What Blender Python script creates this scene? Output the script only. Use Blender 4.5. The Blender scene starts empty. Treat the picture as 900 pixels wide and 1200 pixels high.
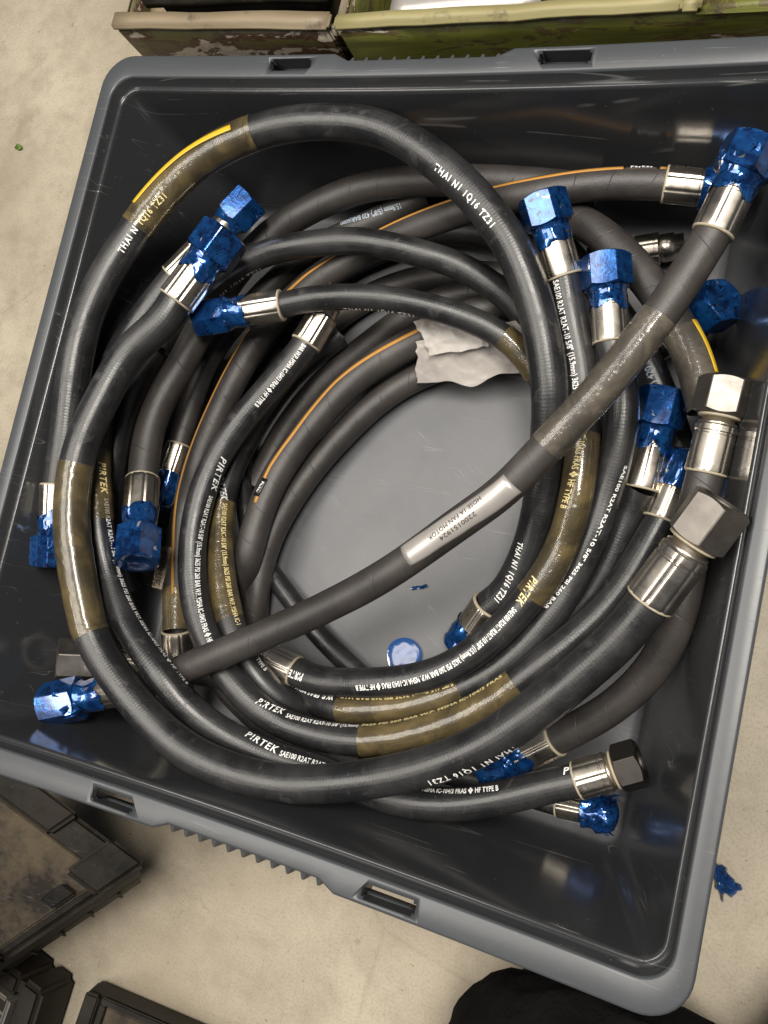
import bpy, bmesh, math, random
from mathutils import Vector, Matrix, noise

random.seed(4)
SC = bpy.context.scene
COL = SC.collection
R = math.radians

# ---------------------------------------------------------------- camera, light, exposure
cam_d = bpy.data.cameras.new('camera')
cam_d.sensor_fit = 'VERTICAL'
cam_d.sensor_height = 24.0
cam_d.lens = 24.0 * 1000.41 / 1200.0
cam_d.clip_start = 0.02
cam_d.clip_end = 60.0
cam = bpy.data.objects.new('camera', cam_d)
COL.objects.link(cam)
cam.matrix_world = Matrix(((0.9164735, -0.1668682, 0.3636362, 0.2694576),
                           (0.2133338, 0.9727036, -0.0913040, -0.1024779),
                           (-0.3384745, 0.1612536, 0.9270557, 0.7466971),
                           (0, 0, 0, 1)))
SC.camera = cam

world = bpy.data.worlds.new('World')
SC.world = world
world.use_nodes = True
wb = world.node_tree.nodes['Background']
wb.inputs[0].default_value = (0.80, 0.86, 1.0, 1)
wb.inputs[1].default_value = 0.075

def area(name, loc, target, size, power, col, sy=None):
    d = bpy.data.lights.new(name, 'AREA')
    d.energy = power
    d.color = col
    d.shape = 'RECTANGLE'
    d.size = size
    d.size_y = sy or size
    o = bpy.data.objects.new(name, d)
    COL.objects.link(o)
    o.location = loc
    o.rotation_euler = (Vector(target) - Vector(loc)).to_track_quat('-Z', 'Y').to_euler()
    return o

area('ceiling_and_fill_lamp', (0.85, 0.40, 2.9), (0, 0, 0.1), 1.3, 116, (1.0, 0.945, 0.86), 0.55)
area('ceiling_and_fill_lamp', (-0.95, -0.1, 3.05), (0, 0, 0.1), 1.8, 76, (1.0, 0.95, 0.87), 1.5)
area('ceiling_and_fill_lamp', (-1.7, -1.3, 2.8), (0, 0, 0.1), 1.2, 22, (1.0, 0.93, 0.82), 0.3)  # added fill, for ferrule highlights and shadows by the low cases

vs = SC.view_settings
SC.display_settings.display_device = 'sRGB'
vs.view_transform = 'Standard'
vs.look = 'None'
vs.exposure = 0.0
vs.gamma = 1.0
vs.use_curve_mapping = False
SC.cycles.max_bounces = 8
SC.cycles.transparent_max_bounces = 12

# ---------------------------------------------------------------- object helpers
def link(name, me, mat=None, parent=None):
    o = bpy.data.objects.new(name, me)
    COL.objects.link(o)
    if mat is not None and not me.materials:
        me.materials.append(mat)
    if parent is not None:
        o.parent = parent
        o.matrix_parent_inverse = parent.matrix_world.inverted()
    return o

def thing(name, label, cat, loc=(0, 0, 0), group=None):
    o = bpy.data.objects.new(name, None)
    o.empty_display_size = 0.02
    COL.objects.link(o)
    o.location = loc
    o.matrix_world = Matrix.Translation(loc)
    tag(o, label, cat, group)
    return o

def tag(o, label, cat, group=None):
    o['label'] = label
    o['category'] = cat
    if group:
        o['group'] = group
    return o

def from_bm(name, bm, mat, parent=None, smooth=False):
    me = bpy.data.meshes.new(name)
    bmesh.ops.recalc_face_normals(bm, faces=bm.faces[:])
    bm.to_mesh(me)
    bm.free()
    if smooth:
        for p in me.polygons:
            p.use_smooth = True
    return link(name, me, mat, parent)

def loops_mesh(name, loops, mat, parent=None, closed_ring=True, cap0=False, cap1=False, smooth=True, uvs=None):
    """loops: list of equally long rings of points."""
    n = len(loops[0])
    verts = [tuple(p) for lp in loops for p in lp]
    faces = []
    m = n if closed_ring else n - 1
    for i in range(len(loops) - 1):
        a, b = i * n, (i + 1) * n
        for j in range(m):
            k = (j + 1) % n
            faces.append((a + j, a + k, b + k, b + j))
    if cap0:
        faces.append(tuple(range(n))[::-1])
    if cap1:
        faces.append(tuple(range((len(loops) - 1) * n, len(loops) * n)))
    me = bpy.data.meshes.new(name)
    me.from_pydata(verts, [], faces)
    if uvs is not None:                       # uvs: per loop u value; v runs round the ring
        lay = me.uv_layers.new(name='UVMap')
        q = 0
        for i in range(len(loops) - 1):
            for j in range(m):
                for (ii, jj) in ((i, j), (i, j + 1), (i + 1, j + 1), (i + 1, j)):
                    lay.data[q].uv = (uvs[ii], jj / n)
                    q += 1
    bm = bmesh.new()
    bm.from_mesh(me)
    bmesh.ops.recalc_face_normals(bm, faces=bm.faces[:])
    bm.to_mesh(me)
    bm.free()
    if smooth:
        for p in me.polygons:
            p.use_smooth = True
    return link(name, me, mat, parent)

# ---------------------------------------------------------------- material helpers
class NT:
    def __init__(s, name):
        s.m = bpy.data.materials.new(name)
        s.m.use_nodes = True
        s.t = s.m.node_tree
        s.b = s.t.nodes['Principled BSDF']
    def n(s, typ, ins=None, **kw):
        nd = s.t.nodes.new('ShaderNode' + typ)
        for k, v in kw.items():
            setattr(nd, k, v)
        for k, v in (ins or {}).items():
            s.put(nd.inputs[k], v)
        return nd
    def put(s, sock, v):
        if isinstance(v, bpy.types.NodeSocket):
            s.t.links.new(v, sock)
        else:
            sock.default_value = v
    def math(s, op, a, b=0.0, c=None, clamp=False):
        nd = s.n('Math', operation=op)
        nd.use_clamp = clamp
        s.put(nd.inputs[0], a)
        s.put(nd.inputs[1], b)
        if c is not None:
            s.put(nd.inputs[2], c)
        return nd.outputs[0]
    def ramp(s, fac, stops):
        nd = s.n('ValToRGB', {'Fac': fac})
        e = nd.color_ramp.elements
        while len(e) < len(stops):
            e.new(0.5)
        for el, (p, c) in zip(e, stops):
            el.position = p
            el.color = (c, c, c, 1) if isinstance(c, (int, float)) else (*c, 1)
        return nd.outputs[0]
    def noise(s, vec, scale, detail=4, rough=0.55, dist=0.0):
        nd = s.n('TexNoise', {'Scale': scale, 'Detail': detail, 'Roughness': rough, 'Distortion': dist})
        if vec is not None:
            s.put(nd.inputs['Vector'], vec)
        return nd.outputs[0]
    def vor(s, vec, scale, feature='F1'):
        nd = s.n('TexVoronoi', {'Scale': scale}, feature=feature)
        if vec is not None:
            s.put(nd.inputs['Vector'], vec)
        return nd.outputs[0]
    def mix(s, fac, a, b, blend='MIX'):
        nd = s.n('Mix', data_type='RGBA', blend_type=blend)
        s.put(nd.inputs[0], fac)
        s.put(nd.inputs[6], a if isinstance(a, bpy.types.NodeSocket) else (*a, 1))
        s.put(nd.inputs[7], b if isinstance(b, bpy.types.NodeSocket) else (*b, 1))
        return nd.outputs[2]
    def pos(s):
        return s.n('NewGeometry').outputs['Position']
    def obj(s):
        return s.n('TexCoord').outputs['Object']
    def uv(s):
        return s.n('TexCoord').outputs['UV']
    def mapping(s, vec, scale=(1, 1, 1), rot=(0, 0, 0), loc=(0, 0, 0)):
        return s.n('Mapping', {'Vector': vec, 'Scale': scale, 'Rotation': rot, 'Location': loc}).outputs[0]
    def bump(s, h, strength, dist, normal=None):
        nd = s.n('Bump', {'Height': h, 'Strength': strength, 'Distance': dist})
        if normal is not None:
            s.put(nd.inputs['Normal'], normal)
        return nd.outputs[0]
    def set(s, **kw):
        names = {'col': 'Base Color', 'rough': 'Roughness', 'metal': 'Metallic', 'normal': 'Normal', 'alpha': 'Alpha',
                 'spec': 'Specular IOR Level', 'coat': 'Coat Weight', 'coatr': 'Coat Roughness', 'sheen': 'Sheen Weight',
                 'trans': 'Transmission Weight', 'aniso': 'Anisotropic', 'ior': 'IOR'}
        for k, v in kw.items():
            if k == 'col' and not isinstance(v, bpy.types.NodeSocket):
                v = (*v, 1)
            s.put(s.b.inputs[names[k]], v)
        return s.m

def scratches(m, p, seed=0.0):
    """thin scuff lines in several directions -> 0..1"""
    out = None
    for k, (ang, sx, sc) in enumerate(((0.4, 0.014, 46), (1.3, 0.012, 62), (2.2, 0.014, 40))):
        v = m.mapping(p, scale=(sx * sc, sc, sc * 0.2), rot=(0, 0, ang), loc=(seed + k, seed, 0))
        v2 = m.noise(v, 1.0, 2, 0.5, 0.0)
        l = m.ramp(m.math('ABSOLUTE', m.math('SUBTRACT', v2, 0.5)), [(0.0, 1.0), (0.004, 0.0)])
        gate = m.ramp(m.noise(m.mapping(p, loc=(k * 3 + seed, 1, 0)), 20, 2), [(0.56, 0.0), (0.64, 1.0)])
        l = m.math('MULTIPLY', l, gate)
        out = l if out is None else m.math('MAXIMUM', out, l)
    return out

def mat_rubber():
    m = NT('rubber')
    uv = m.uv()
    sep = m.n('SeparateXYZ', {0: uv})
    u, v = sep.outputs[0], sep.outputs[1]
    a = m.math('MULTIPLY', u, 2 * math.pi / 0.0052)
    b = m.math('MULTIPLY', v, 2 * math.pi * 13)
    br = m.math('MULTIPLY', m.math('SINE', m.math('ADD', a, b)), m.math('SINE', m.math('SUBTRACT', a, b)))
    p = m.pos()
    fine = m.noise(p, 900, 3)
    dust = m.ramp(m.noise(p, 22, 6, 0.62), [(0.42, 0.0), (0.75, 1.0)])
    spk = m.ramp(m.noise(p, 300, 2), [(0.66, 0.0), (0.74, 1.0)])
    uvn = m.ramp(m.noise(m.mapping(uv, scale=(60, 3.5, 1)), 1.0, 5, 0.65, 0.6), [(0.56, 0.0), (0.70, 1.0)])
    d = m.math('MAXIMUM', m.math('MULTIPLY', dust, 0.55), m.math('MAXIMUM', m.math('MULTIPLY', spk, 0.6), m.math('MULTIPLY', uvn, 0.6)))
    n1 = m.bump(m.math('MULTIPLY', br, m.ramp(m.noise(p, 30, 3), [(0.35, 0.3), (0.65, 1.0)])), 0.085, 0.0005)
    n2 = m.bump(fine, 0.22, 0.0005, n1)
    n3 = m.bump(m.noise(p, 45, 4), 0.22, 0.002, n2)
    return m.set(col=m.mix(d, (0.0100, 0.0102, 0.0112), (0.052, 0.050, 0.049)),
                 rough=m.math('ADD', 0.34, m.math('MULTIPLY', d, 0.28)), normal=n3, spec=0.62)

def mat_fabric():
    m = NT('wrapped_rubber')
    sep = m.n('SeparateXYZ', {0: m.uv()})
    u, v = sep.outputs[0], sep.outputs[1]
    f = m.math('FRACT', m.math('ADD', m.math('ADD', m.math('DIVIDE', u, 0.030), v), m.math('MULTIPLY', m.noise(m.pos(), 9, 2), 0.5)))
    line = m.ramp(m.math('ABSOLUTE', m.math('SUBTRACT', f, 0.5)), [(0.0, 1.0), (0.016, 0.0)])
    line = m.math('MULTIPLY', line, m.ramp(m.noise(m.pos(), 60, 3), [(0.40, 0.15), (0.62, 1.0)]))
    step = m.math('MULTIPLY', f, 1.0)
    p = m.pos()
    weave = m.noise(p, 1300, 2)
    dust = m.ramp(m.noise(p, 16, 6, 0.65), [(0.38, 0.0), (0.78, 1.0)])
    col = m.mix(dust, (0.024, 0.0215, 0.0205), (0.064, 0.056, 0.051))
    col = m.mix(m.math('MULTIPLY', line, 0.40), col, (0.010, 0.009, 0.008))
    n1 = m.bump(weave, 0.4, 0.0006)
    n2 = m.bump(m.math('SUBTRACT', m.math('MULTIPLY', step, 0.3), line), 0.42, 0.0007, n1)
    n3 = m.bump(m.noise(p, 40, 4), 0.3, 0.002, n2)
    return m.set(col=col, rough=0.46, normal=n3, spec=0.5)

def mat_steel(name, col, rough, br=0.5):
    m = NT(name)
    p = m.obj()
    n = m.noise(p, 60, 5, 0.65)
    smear = m.ramp(n, [(0.35, 0.0), (0.7, 1.0)])
    c2 = tuple(x * br for x in col)
    grain = m.noise(m.mapping(p, scale=(1, 1, 0.06)), 1500, 2)
    return m.set(col=m.mix(m.math('MULTIPLY', smear, 0.55), col, c2), metal=1.0,
                 rough=m.math('ADD', rough, m.math('MULTIPLY', smear, 0.16)),
                 normal=m.bump(grain, 0.05, 0.0003, m.bump(n, 0.06, 0.0012)))

def mat_film():
    m = NT('blue_film')
    p = m.obj()
    wr = m.noise(p, 70, 5, 0.55, 1.2)
    ridge = m.math('ABSOLUTE', m.math('SUBTRACT', wr, 0.5))
    # dark script-like print running over the film
    s = m.noise(m.mapping(p, scale=(1.0, 1.0, 0.7)), 165, 1.0, 0.4, 1.6)
    ink = m.ramp(m.math('ABSOLUTE', m.math('SUBTRACT', s, 0.5)), [(0.020, 1.0), (0.032, 0.0)])
    gate = m.ramp(m.noise(p, 85, 1), [(0.46, 0.0), (0.49, 1.0)])
    ink = m.math('MULTIPLY', ink, gate)
    col = m.mix(m.ramp(wr, [(0.3, 0.0), (0.7, 1.0)]), (0.003, 0.028, 0.140), (0.014, 0.115, 0.38))
    col = m.mix(m.math('MULTIPLY', ink, 0.92), col, (0.003, 0.005, 0.016))
    torn = m.ramp(m.noise(m.mapping(p, loc=(4, 1, 2)), 75, 3, 0.6, 0.8), [(0.665, 0.0), (0.685, 1.0)])
    col = m.mix(torn, col, (0.42, 0.41, 0.40))
    dk = m.ramp(m.noise(m.mapping(p, loc=(1, 9, 2)), 60, 3, 0.55, 0.6), [(0.55, 0.0), (0.66, 1.0)])
    col = m.mix(m.math('MULTIPLY', dk, 0.75), col, (0.002, 0.008, 0.045))
    return m.set(col=col, metal=0.65, rough=0.16, coat=1.0, coatr=0.06,
                 normal=m.bump(ridge, 0.26, 0.0016, m.bump(m.noise(p, 260, 3), 0.07, 0.0005)))

def mat_thin():
    m = NT('thin_blue_film')
    p = m.obj()
    w = m.noise(p, 120, 4, 0.6, 0.8)
    return m.set(col=m.mix(w, (0.006, 0.035, 0.17), (0.02, 0.11, 0.34)), alpha=0.85, rough=0.14, coat=0.8, coatr=0.05,
                 normal=m.bump(m.math('ABSOLUTE', m.math('SUBTRACT', w, 0.5)), 0.35, 0.0014))

def mat_sleeve(name, col, alpha):
    m = NT(name)
    p = m.pos()
    uv = m.uv()
    w = m.noise(m.mapping(uv, scale=(150, 5, 1)), 1.0, 4, 0.6, 0.8)
    fine = m.noise(m.mapping(uv, scale=(420, 22, 1)), 1.0, 3, 0.6, 0.4)
    mott = m.ramp(m.noise(p, 30, 4, 0.6, 1.0), [(0.38, 0.0), (0.62, 1.0)])
    return m.set(col=m.mix(mott, tuple(x * 0.55 for x in col), col),
                 alpha=m.math('ADD', alpha - 0.11, m.math('MULTIPLY', mott, 0.22)), rough=0.16, coat=0.7, coatr=0.06, spec=0.7,
                 normal=m.bump(w, 0.38, 0.0022, m.bump(fine, 0.05, 0.0006)))

def mat_plastic(name, col, rough, scr=0.5, bumpy=0.12, dustc=None, dusta=0.0, spec=0.5):
    m = NT(name)
    p = m.pos()
    s = scratches(m, p, 2.0)
    fleck = m.ramp(m.noise(p, 420, 2, 0.5), [(0.74, 0.0), (0.78, 1.0)])
    big = m.noise(p, 6, 4)
    c = m.mix(m.ramp(big, [(0.3, 0.0), (0.7, 1.0)]), tuple(x * 0.88 for x in col), col)
    c = m.mix(m.math('MULTIPLY', s, scr), c, tuple(min(1, x * 3.5 + 0.06) for x in col))
    c = m.mix(m.math('MULTIPLY', fleck, scr * 0.8), c, (0.30, 0.29, 0.27))
    r = m.math('ADD', rough, m.math('MULTIPLY', m.noise(p, 25, 4), 0.10))
    if dustc:
        du = m.ramp(m.noise(p, 16, 9, 0.74, 0.15), [(0.40, 0.0), (0.60, 1.0)])
        du = m.math('MULTIPLY', du, dusta)
        c = m.mix(du, c, dustc)
        r = m.math('ADD', r, m.math('MULTIPLY', du, 0.4))
    n = m.bump(m.noise(p, 60, 3), bumpy, 0.0012, m.bump(s, 0.2, 0.0004))
    return m.set(col=c, rough=r, normal=n, spec=spec)

def mat_bin():
    """moulded plastic: dark glossy walls; scuffed dull floor, painted paler for the light falling on it"""
    m = NT('grey_plastic')
    p = m.pos()
    sep = m.n('SeparateXYZ', {0: p})
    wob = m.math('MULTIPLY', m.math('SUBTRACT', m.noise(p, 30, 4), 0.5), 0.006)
    wear_or_light = m.ramp(m.math('ADD', sep.outputs[2], wob), [(0.0105, 1.0), (0.022, 0.0)])
    wear_or_light = m.math('MULTIPLY', wear_or_light, m.ramp(m.noise(p, 16, 5, 0.6), [(0.25, 0.72), (0.7, 1.0)]))
    s = scratches(m, p, 2.0)
    fleck = m.ramp(m.noise(p, 380, 2, 0.5), [(0.735, 0.0), (0.775, 1.0)])
    c = m.mix(wear_or_light, (0.031, 0.032, 0.0345), (0.098, 0.100, 0.107))  # wall shade and overhead light on the floor are put into these colours
    sc2 = m.math('MAXIMUM', s, m.math('MULTIPLY', wear_or_light, scratches(m, m.mapping(p, scale=(1.7, 1.7, 1.7), rot=(0, 0, 0.6)), 9.0)))
    c = m.mix(m.math('MULTIPLY', sc2, 0.45), c, (0.26, 0.26, 0.26))
    c = m.mix(m.math('MULTIPLY', m.math('MULTIPLY', wear_or_light, m.ramp(m.noise(p, 7, 6, 0.65, 0.5), [(0.42, 0.0), (0.70, 1.0)])), 0.5), c, (0.040, 0.041, 0.044))
    c = m.mix(m.math('MULTIPLY', fleck, 0.4), c, (0.28, 0.27, 0.25))
    r = m.math('ADD', m.math('ADD', 0.13, m.math('MULTIPLY', wear_or_light, 0.26)), m.math('MULTIPLY', m.noise(p, 25, 4), 0.09))
    return m.set(col=c, rough=r, spec=0.5, normal=m.bump(m.noise(p, 9, 3), 0.10, 0.006, m.bump(m.noise(p, 70, 3), 0.06, 0.0012, m.bump(s, 0.2, 0.0004))))

def mat_flat(name, col, rough=0.55, metal=0.0, noisy=0.25, sc=250):
    m = NT(name)
    n = m.noise(m.pos(), sc, 3)
    return m.set(col=m.mix(m.math('MULTIPLY', n, noisy), col, tuple(x * 0.4 for x in col)), rough=rough, metal=metal)

def mat_print(name, col, wear_or_light=0.30):
    m = NT(name)
    n = m.ramp(m.noise(m.pos(), 420, 3, 0.6), [(0.55, 0.0), (0.72, 1.0)])
    return m.set(col=m.mix(m.math('MULTIPLY', n, wear_or_light), col, tuple(x * 0.25 for x in col)), rough=0.5)

def mat_concrete():
    m = NT('concrete')
    p = m.pos()
    a = m.noise(p, 4, 8, 0.60, 0.2)
    b = m.noise(p, 26, 8, 0.72)
    g = m.noise(p, 420, 4, 0.7)
    c = m.mix(m.ramp(a, [(0.30, 0.0), (0.70, 1.0)]), (0.245, 0.208, 0.152), (0.405, 0.357, 0.276))
    c = m.mix(m.math('MULTIPLY', m.ramp(b, [(0.36, 1.0), (0.54, 0.0)]), 0.40), c, (0.20, 0.165, 0.12))
    c = m.mix(m.math('MULTIPLY', m.ramp(g, [(0.38, 1.0), (0.52, 0.0)]), 0.28), c, (0.15, 0.12, 0.085))
    sm = m.ramp(m.noise(m.mapping(p, loc=(7, 2, 0)), 8, 8, 0.66, 0.5), [(0.56, 0.0), (0.74, 1.0)])
    c = m.mix(m.math('MULTIPLY', sm, 0.55), c, (0.15, 0.125, 0.095))
    st = m.ramp(m.noise(m.mapping(p, loc=(3, 1, 0)), 34, 5, 0.66, 0.5), [(0.66, 0.0), (0.72, 1.0)])
    c = m.mix(m.math('MULTIPLY', st, 0.45), c, (0.13, 0.085, 0.045))
    sp = m.ramp(m.noise(p, 190, 2, 0.5), [(0.72, 0.0), (0.76, 1.0)])
    c = m.mix(m.math('MULTIPLY', sp, 0.6), c, (0.06, 0.045, 0.03))
    ed = m.vor(m.mapping(p, loc=(0.31, 0.1, 0)), 1.6, 'DISTANCE_TO_EDGE')
    wob = m.math('ADD', ed, m.math('MULTIPLY', m.math('SUBTRACT', m.noise(p, 30, 3), 0.5), 0.01))
    cr = m.ramp(wob, [(0.0, 1.0), (0.0010, 0.0)])
    c = m.mix(m.math('MULTIPLY', cr, 0.15), c, (0.06, 0.05, 0.035))
    return m.set(col=c, rough=m.math('ADD', 0.40, m.math('MULTIPLY', b, 0.35)),
                 normal=m.bump(g, 0.25, 0.0012, m.bump(b, 0.14, 0.004)), spec=0.4)

def mat_paint(name, paint, paint2, rust, bare, amount):
    """old brushed paint, worn through to rust and pale bare patches"""
    m = NT(name)
    p = m.pos()
    streak = m.noise(m.mapping(p, scale=(1.2, 6, 14)), 7, 5, 0.6, 0.4)
    c = m.mix(m.ramp(streak, [(0.3, 0.0), (0.7, 1.0)]), paint, paint2)
    w = m.noise(m.mapping(p, scale=(0.8, 1.3, 2.6)), 21, 7, 0.66, 0.5)
    e1 = m.ramp(w, [(amount, 1.0), (amount + 0.02, 0.0)])
    e2 = m.ramp(w, [(amount - 0.085, 1.0), (amount - 0.075, 0.0)])
    c = m.mix(e1, c, rust)
    c = m.mix(e2, c, bare)
    dk = m.ramp(m.noise(m.mapping(p, loc=(2, 5, 1)), 34, 5, 0.65), [(0.58, 0.0), (0.68, 1.0)])
    c = m.mix(m.math('MULTIPLY', dk, 0.6), c, (0.025, 0.018, 0.010))
    return m.set(col=c, rough=m.math('ADD', 0.34, m.math('MULTIPLY', w, 0.4)),
                 normal=m.bump(m.math('ADD', e1, e2), 0.35, 0.0012, m.bump(streak, 0.2, 0.002)))

def mat_cloth():
    m = NT('black_cloth')
    p = m.pos()
    return m.set(col=m.mix(m.noise(p, 40, 4), (0.0025, 0.0025, 0.003), (0.008, 0.0075, 0.0075)), rough=0.95, spec=0.06,
                 normal=m.bump(m.noise(p, 1100, 2), 0.4, 0.0006, m.bump(m.noise(p, 30, 4, 0.6, 0.8), 0.5, 0.01)))

M = dict(
    rubber=mat_rubber(), fabric=mat_fabric(),
    ferrule=mat_steel('plated_steel', (0.62, 0.565, 0.49), 0.25, 0.55),
    nut=mat_steel('bare_steel', (0.235, 0.215, 0.195), 0.40, 0.7),
    shaded_steel=mat_steel('shaded_steel', (0.10, 0.092, 0.084), 0.36, 0.5),  # nut steel darkened to paint the shadow in the near right corner
    film=mat_film(),
    collar=mat_flat('collar_ring', (0.40, 0.345, 0.25), 0.6, sc=600, noisy=.5),
    bronze=mat_sleeve('bronze_sleeve', (0.20, 0.148, 0.062), 0.44),
    clear=mat_sleeve('clear_sleeve', (0.22, 0.19, 0.145), 0.34),
    yellow=mat_flat('yellow_line', (0.62, 0.40, 0.02), 0.45),
    orange=mat_flat('orange_line', (0.50, 0.24, 0.045), 0.55, sc=500, noisy=0.6),
    w=mat_print('white_print', (0.84, 0.84, 0.82)), y=mat_print('yellowed_print', (0.72, 0.60, 0.30), 0.3),
    b=mat_print('pale_blue_print', (0.34, 0.40, 0.47), 0.6), k=mat_print('black_print', (0.012, 0.012, 0.012), 0.1),
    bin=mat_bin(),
    rim=mat_plastic('grey_plastic_rim', (0.052, 0.056, 0.062), 0.33, 0.30, 0.10, spec=0.5),
    floor=mat_concrete(),
    case=mat_plastic('black_case_plastic', (0.005, 0.0047, 0.0043), 0.40, 0.35, 0.35, (0.045, 0.035, 0.023), 0.25, 0.18),
    dusty=mat_plastic('dusty_case_plastic', (0.012, 0.0095, 0.007), 0.45, 0.6, 0.5, (0.070, 0.054, 0.035), 0.9, 0.2),
    greyin=mat_plastic('grey_case_inside', (0.10, 0.10, 0.10), 0.5, 0.2, 0.15, (0.16, 0.13, 0.09), 0.6),
    green=mat_paint('green_paint', (0.060, 0.065, 0.008), (0.150, 0.155, 0.026), (0.075, 0.056, 0.018), (0.40, 0.36, 0.30), 0.445),
    brown=mat_paint('brown_paint', (0.085, 0.085, 0.020), (0.070, 0.042, 0.020), (0.055, 0.025, 0.011), (0.34, 0.30, 0.24), 0.49),
    tan=mat_paint('tan_paint', (0.23, 0.185, 0.12), (0.17, 0.13, 0.08), (0.10, 0.055, 0.026), (0.34, 0.30, 0.24), 0.385),
    cream=mat_paint('cream_paint', (0.30, 0.265, 0.13), (0.23, 0.20, 0.09), (0.17, 0.13, 0.05), (0.46, 0.42, 0.35), 0.37),
    dark=mat_flat('dark_inside', (0.010, 0.009, 0.008), 0.6),
    paper=mat_flat('white_bag', (0.72, 0.675, 0.63), 0.28, noisy=0.25, sc=45),
    label=mat_flat('silver_label', (0.46, 0.43, 0.405), 0.36, 0.45, 0.35, 90),
    card=mat_flat('card_tag', (0.40, 0.34, 0.25), 0.7),
    blacktag=mat_flat('black_label', (0.010, 0.010, 0.010), 0.35),
    cloth=mat_cloth(),
    thin=mat_thin(),
    leaf=mat_flat('leaf_green', (0.10, 0.17, 0.03), 0.5),
)

# ---------------------------------------------------------------- the floor
bm = bmesh.new()
bmesh.ops.create_grid(bm, x_segments=2, y_segments=2, size=6.0)
o = from_bm('floor', bm, M['floor'])
o['kind'] = 'structure'

# ---------------------------------------------------------------- the bin
BIN_Y_BOW = 0.0055
def rrect(hx, hy, rad, z, recess=0.0, nc=9, ns=44, bow=1.0):
    pts = []
    def bend(x, y):
        s = 1 if y > 0 else -1
        d = BIN_Y_BOW * bow * (1 - (x / 0.3) ** 2) * min(1.0, abs(y) / 0.25)
        if recess and abs(y) > hy - 0.004:
            e = min(1.0, max(0.0, (0.0715 - abs(x)) / 0.004))
            d += recess * e
        return (x, y - s * d, z)
    cs = [(hx - rad, hy - rad, 0), (-hx + rad, hy - rad, 90), (-hx + rad, -hy + rad, 180), (hx - rad, -hy + rad, 270)]
    for k, (cx, cy, a0) in enumerate(cs):
        for i in range(nc + 1):
            a = R(a0 + 90 * i / nc)
            pts.append(bend(cx + rad * math.cos(a), cy + rad * math.sin(a)))
        nx_, ny_, na = cs[(k + 1) % 4]
        a = R(a0 + 90)
        p0 = (cx + rad * math.cos(a), cy + rad * math.sin(a))
        p1 = (nx_ + rad * math.cos(a), ny_ + rad * math.sin(a))
        for i in range(1, ns):
            t = i / ns
            pts.append(bend(p0[0] + (p1[0] - p0[0]) * t, p0[1] + (p1[1] - p0[1]) * t))
    return pts

tub_bin = thing('storage_bin', 'large open grey plastic bin filled with coiled black hoses', 'bin', (0, 0, 0))
rim_loops = [rrect(.2905, .2960, .024, .172), rrect(.2905, .2960, .024, .1845), rrect(.2965, .3060, .027, .1845, .006),
             rrect(.2970, .3075, .028, .164, .006), rrect(.2995, .3105, .030, .1635, .006), rrect(.3002, .3113, .030, .1655, .006),
             rrect(.3000, .3112, .030, .1880, .006), rrect(.2992, .3104, .0292, .1896, .006), rrect(.2978, .3090, .028, .1900, .006),
             rrect(.2885, .2925, .0215, .1900), rrect(.2873, .2913, .0205, .1894), rrect(.2866, .2906, .0200, .1880),
             rrect(.2856, .2890, .0195, .1800), rrect(.2848, .2882, .0190, .1788), rrect(.2838, .2872, .0185, .1784)]
rim = loops_mesh('rim', rim_loops, M['rim'], tub_bin)
tub_loops = [rrect(.2840, .2874, .0187, .1775), rrect(.2836, .2868, .0185, .1800), rrect(.2828, .2860, .018, .1807), rrect(.2818, .2850, .0172, .1806),
             rrect(.2808, .2840, .0165, .1797), rrect(.2802, .2834, .016, .1775)]
for k in range(1, 9):
    t = k / 8
    tub_loops.append(rrect(.2802 + (.2385 - .2802) * t, .2834 + (.2600 - .2834) * t, .016 - .002 * t, .1775 + (.0165 - .1775) * t, bow=1 - .7 * t))
for a in (25, 50, 75, 90):
    t = math.sin(R(a)); c = 1 - math.cos(R(a))
    tub_loops.append(rrect(.2385 - .009 * c, .2600 - .009 * c, .014 - .005 * c, .0165 - .0085 * t, bow=.3))
tub_loops.append(rrect(.12, .13, .02, .008, bow=.1))
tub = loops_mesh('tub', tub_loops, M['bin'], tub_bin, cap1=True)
out_loops = [rrect(.2900, .2955, .024, .1835), rrect(.2430, .2645, .030, .006, bow=.3), rrect(.2390, .2605, .028, .002, bow=.3)]
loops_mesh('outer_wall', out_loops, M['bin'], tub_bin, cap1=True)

# hand slots cut through the flange
def cut(ob, boxes):
    bm = bmesh.new()
    for (cx, cy, cz, sx, sy, sz) in boxes:
        r = bmesh.ops.create_cube(bm, size=1.0, matrix=Matrix.Translation((cx, cy, cz)) @ Matrix.Diagonal((sx, sy, sz, 1)))
        ed = [e for e in bm.edges if all(v in r['verts'] for v in e.verts) and abs(e.verts[0].co.z - e.verts[1].co.z) > sz * .9]
        bmesh.ops.bevel(bm, geom=ed, offset=.002, segments=2, affect='EDGES')
    me = bpy.data.meshes.new('cut')
    bmesh.ops.recalc_face_normals(bm, faces=bm.faces[:])
    bm.to_mesh(me); bm.free()
    co = bpy.data.objects.new('cut', me)
    COL.objects.link(co)
    md = ob.modifiers.new('cut', 'BOOLEAN')
    md.object = co; md.operation = 'DIFFERENCE'; md.solver = 'EXACT'
    dg = bpy.context.evaluated_depsgraph_get()
    new = bpy.data.meshes.new_from_object(ob.evaluated_get(dg))
    ob.modifiers.clear()
    ob.data = new
    bpy.data.objects.remove(co)
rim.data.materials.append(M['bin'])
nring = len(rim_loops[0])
for pl in rim.data.polygons:                 # darker glossy plastic paints the shade on the step to the lid seat
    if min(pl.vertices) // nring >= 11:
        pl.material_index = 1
cut(rim, [(sx * .112, sy * .2968, .187, .038, .0105, .020) for sx in (-1, 1) for sy in (-1, 1)])
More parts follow.
